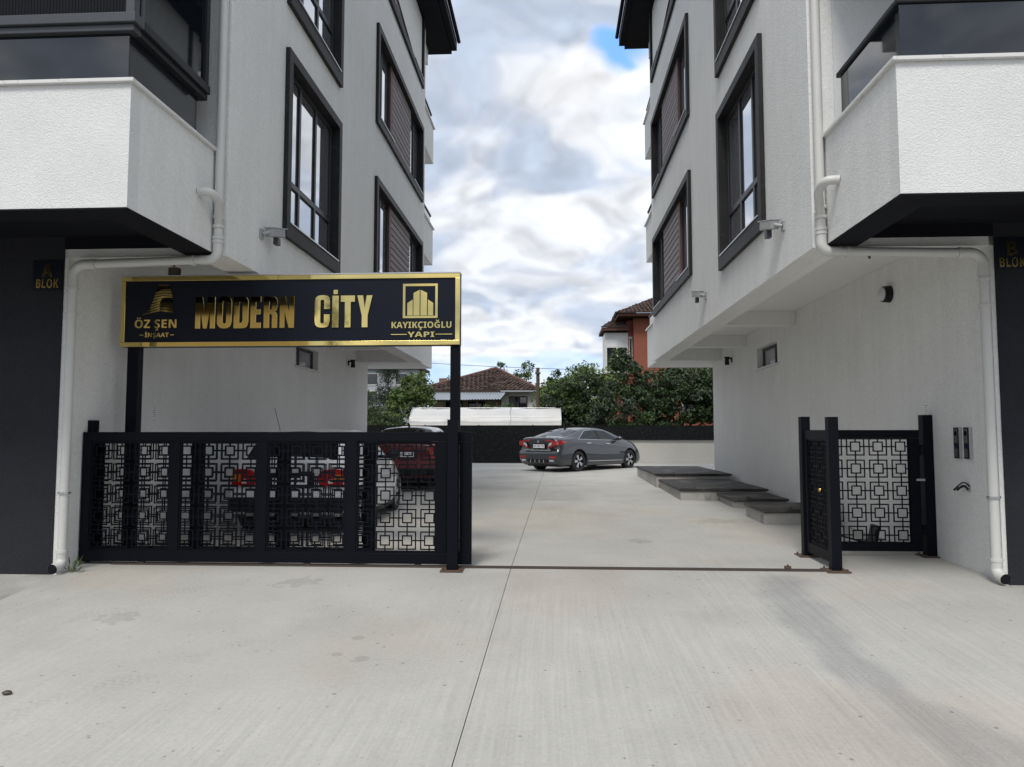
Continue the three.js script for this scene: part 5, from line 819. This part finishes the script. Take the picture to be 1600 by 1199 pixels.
{
  const P = tag(group('power_pole', scene, -0.67, 0.2, -33.2), 'weathered wooden power pole above the greenhouse end', 'pole'); obj('shaft', rod([0, 0, 0], [0, 4.15, 0], 0.1, 0.08, 10), M.wood, P); obj('crossarm', box(-0.12, 0.12, 3.85, 3.93, 0.06, 0.12), M.wood, P);
  for (const x of [-0.1, 0.08]) obj('insulator', new THREE.CylinderGeometry(0.025, 0.03, 0.09, 10).translate(x, 3.98, 0.09), M.diffuser, P);
  const wire = (a, b, sag) => { const p = []; for (let i = 0; i <= 16; i++) { const t = i / 16; p.push([lerp(a[0], b[0], t), lerp(a[1], b[1], t) - sag * 4 * t * (1 - t), lerp(a[2], b[2], t)]); } return tube(p, 0.011, 5, true); };
  tag(obj('overhead_wire', wire([-14, 5.4, -33.2], [9, 4.25, -33.2], 0.42), M.rubber), 'overhead wire sagging across the sky above the tiled roof', 'wire', 'overhead wires');
  tag(obj('overhead_wire', wire([-12.5, 8.0, -40], [-6.5, 3.2, -40], 0.25), M.rubber), 'thin wire slanting down between the cypress and the airy tree', 'wire', 'overhead wires');
}
// ================================================================ across the street: what the gold letters and the glass mirror
{
  const A = tag(group('street_house', scene, 0, -0.4, 0), 'beige apartment house with dark roof across the street, mirrored in the gold letters', 'building');
  obj('wall', box(-26, -12.6, 0, 7.45, 18, 21), tint(0.72, 0.58, 0.42), A); obj('added_raised_wall', box(-15.2, -12.6, 7.451, 7.95, 18, 21), tint(0.72, 0.58, 0.42), A); obj('roof', box(-26.5, -12.4, 7.96, 8.9, 17.5, 21.5), tint(0.16, 0.10, 0.07), A); for (const x of [-25.5, -22, -18.9]) obj('post', box(x, x + 0.15, 7.451, 7.955, 18.2, 18.35), M.white, A);  // raised end wall and roof gap added, shaped for bands mirrored in the letters
  for (const y of [0.8, 3.6]) for (const x of [-24.5, -21, -17.5, -14.2]) { const w = group('window', A); obj('frame', box(x - 0.7, x + 0.7, y, y + 1.5, 17.93, 17.99), M.pvc, w); obj('pane', box(x - 0.6, x + 0.6, y + 0.1, y + 1.4, 17.92, 17.929), M.smoked, w); }
  tree('street_tree', 'round street tree across the road, mirrored in the gold letters', -10.0, 17, -0.4, { seed: 61, trunk: 3.6, girth: 0.1, group: 'trees across the street', clumps: 40, perClump: 7, clumpR: 0.35, size: 0.2, tones: MID, blobs: [[0, 6.4, 0, 0.8, 1.2, 0.9], [-0.2, 7.4, 0, 0.6, 0.8, 0.6]] });
  const Bh = tag(group('street_house', scene, 0, -0.4, 0), 'low tiled house across the street, mirrored in the sign frame', 'building');
  obj('wall', box(-8.4, 7.5, 0, 4.2, 19, 27), tint(0.45, 0.44, 0.40), Bh); obj('roof', prism([[-9, 4.21], [8.1, 4.21], [4, 6.0], [-5, 6.0]], [], 9).translate(0, 0, 18.5), tint(0.14, 0.07, 0.055), Bh);
  for (const x of [-6.5, -3, 1, 5]) { const w = group('window', Bh); obj('frame', box(x - 0.7, x + 0.7, 1.4, 2.8, 18.93, 18.99), M.pvc, w); obj('pane', box(x - 0.6, x + 0.6, 1.5, 2.7, 18.92, 18.929), M.smoked, w); }
  tag(obj('overhead_wire', tube([[-30, 8.9, 2.4], [-10, 8.55, 2.4], [0, 8.5, 2.4], [10, 8.6, 2.4], [30, 9.0, 2.4]], 0.012, 5, true), M.rubber), 'street cable mirrored in the balcony glass', 'wire', 'overhead wires');
}

renderer.render(scene, camera);
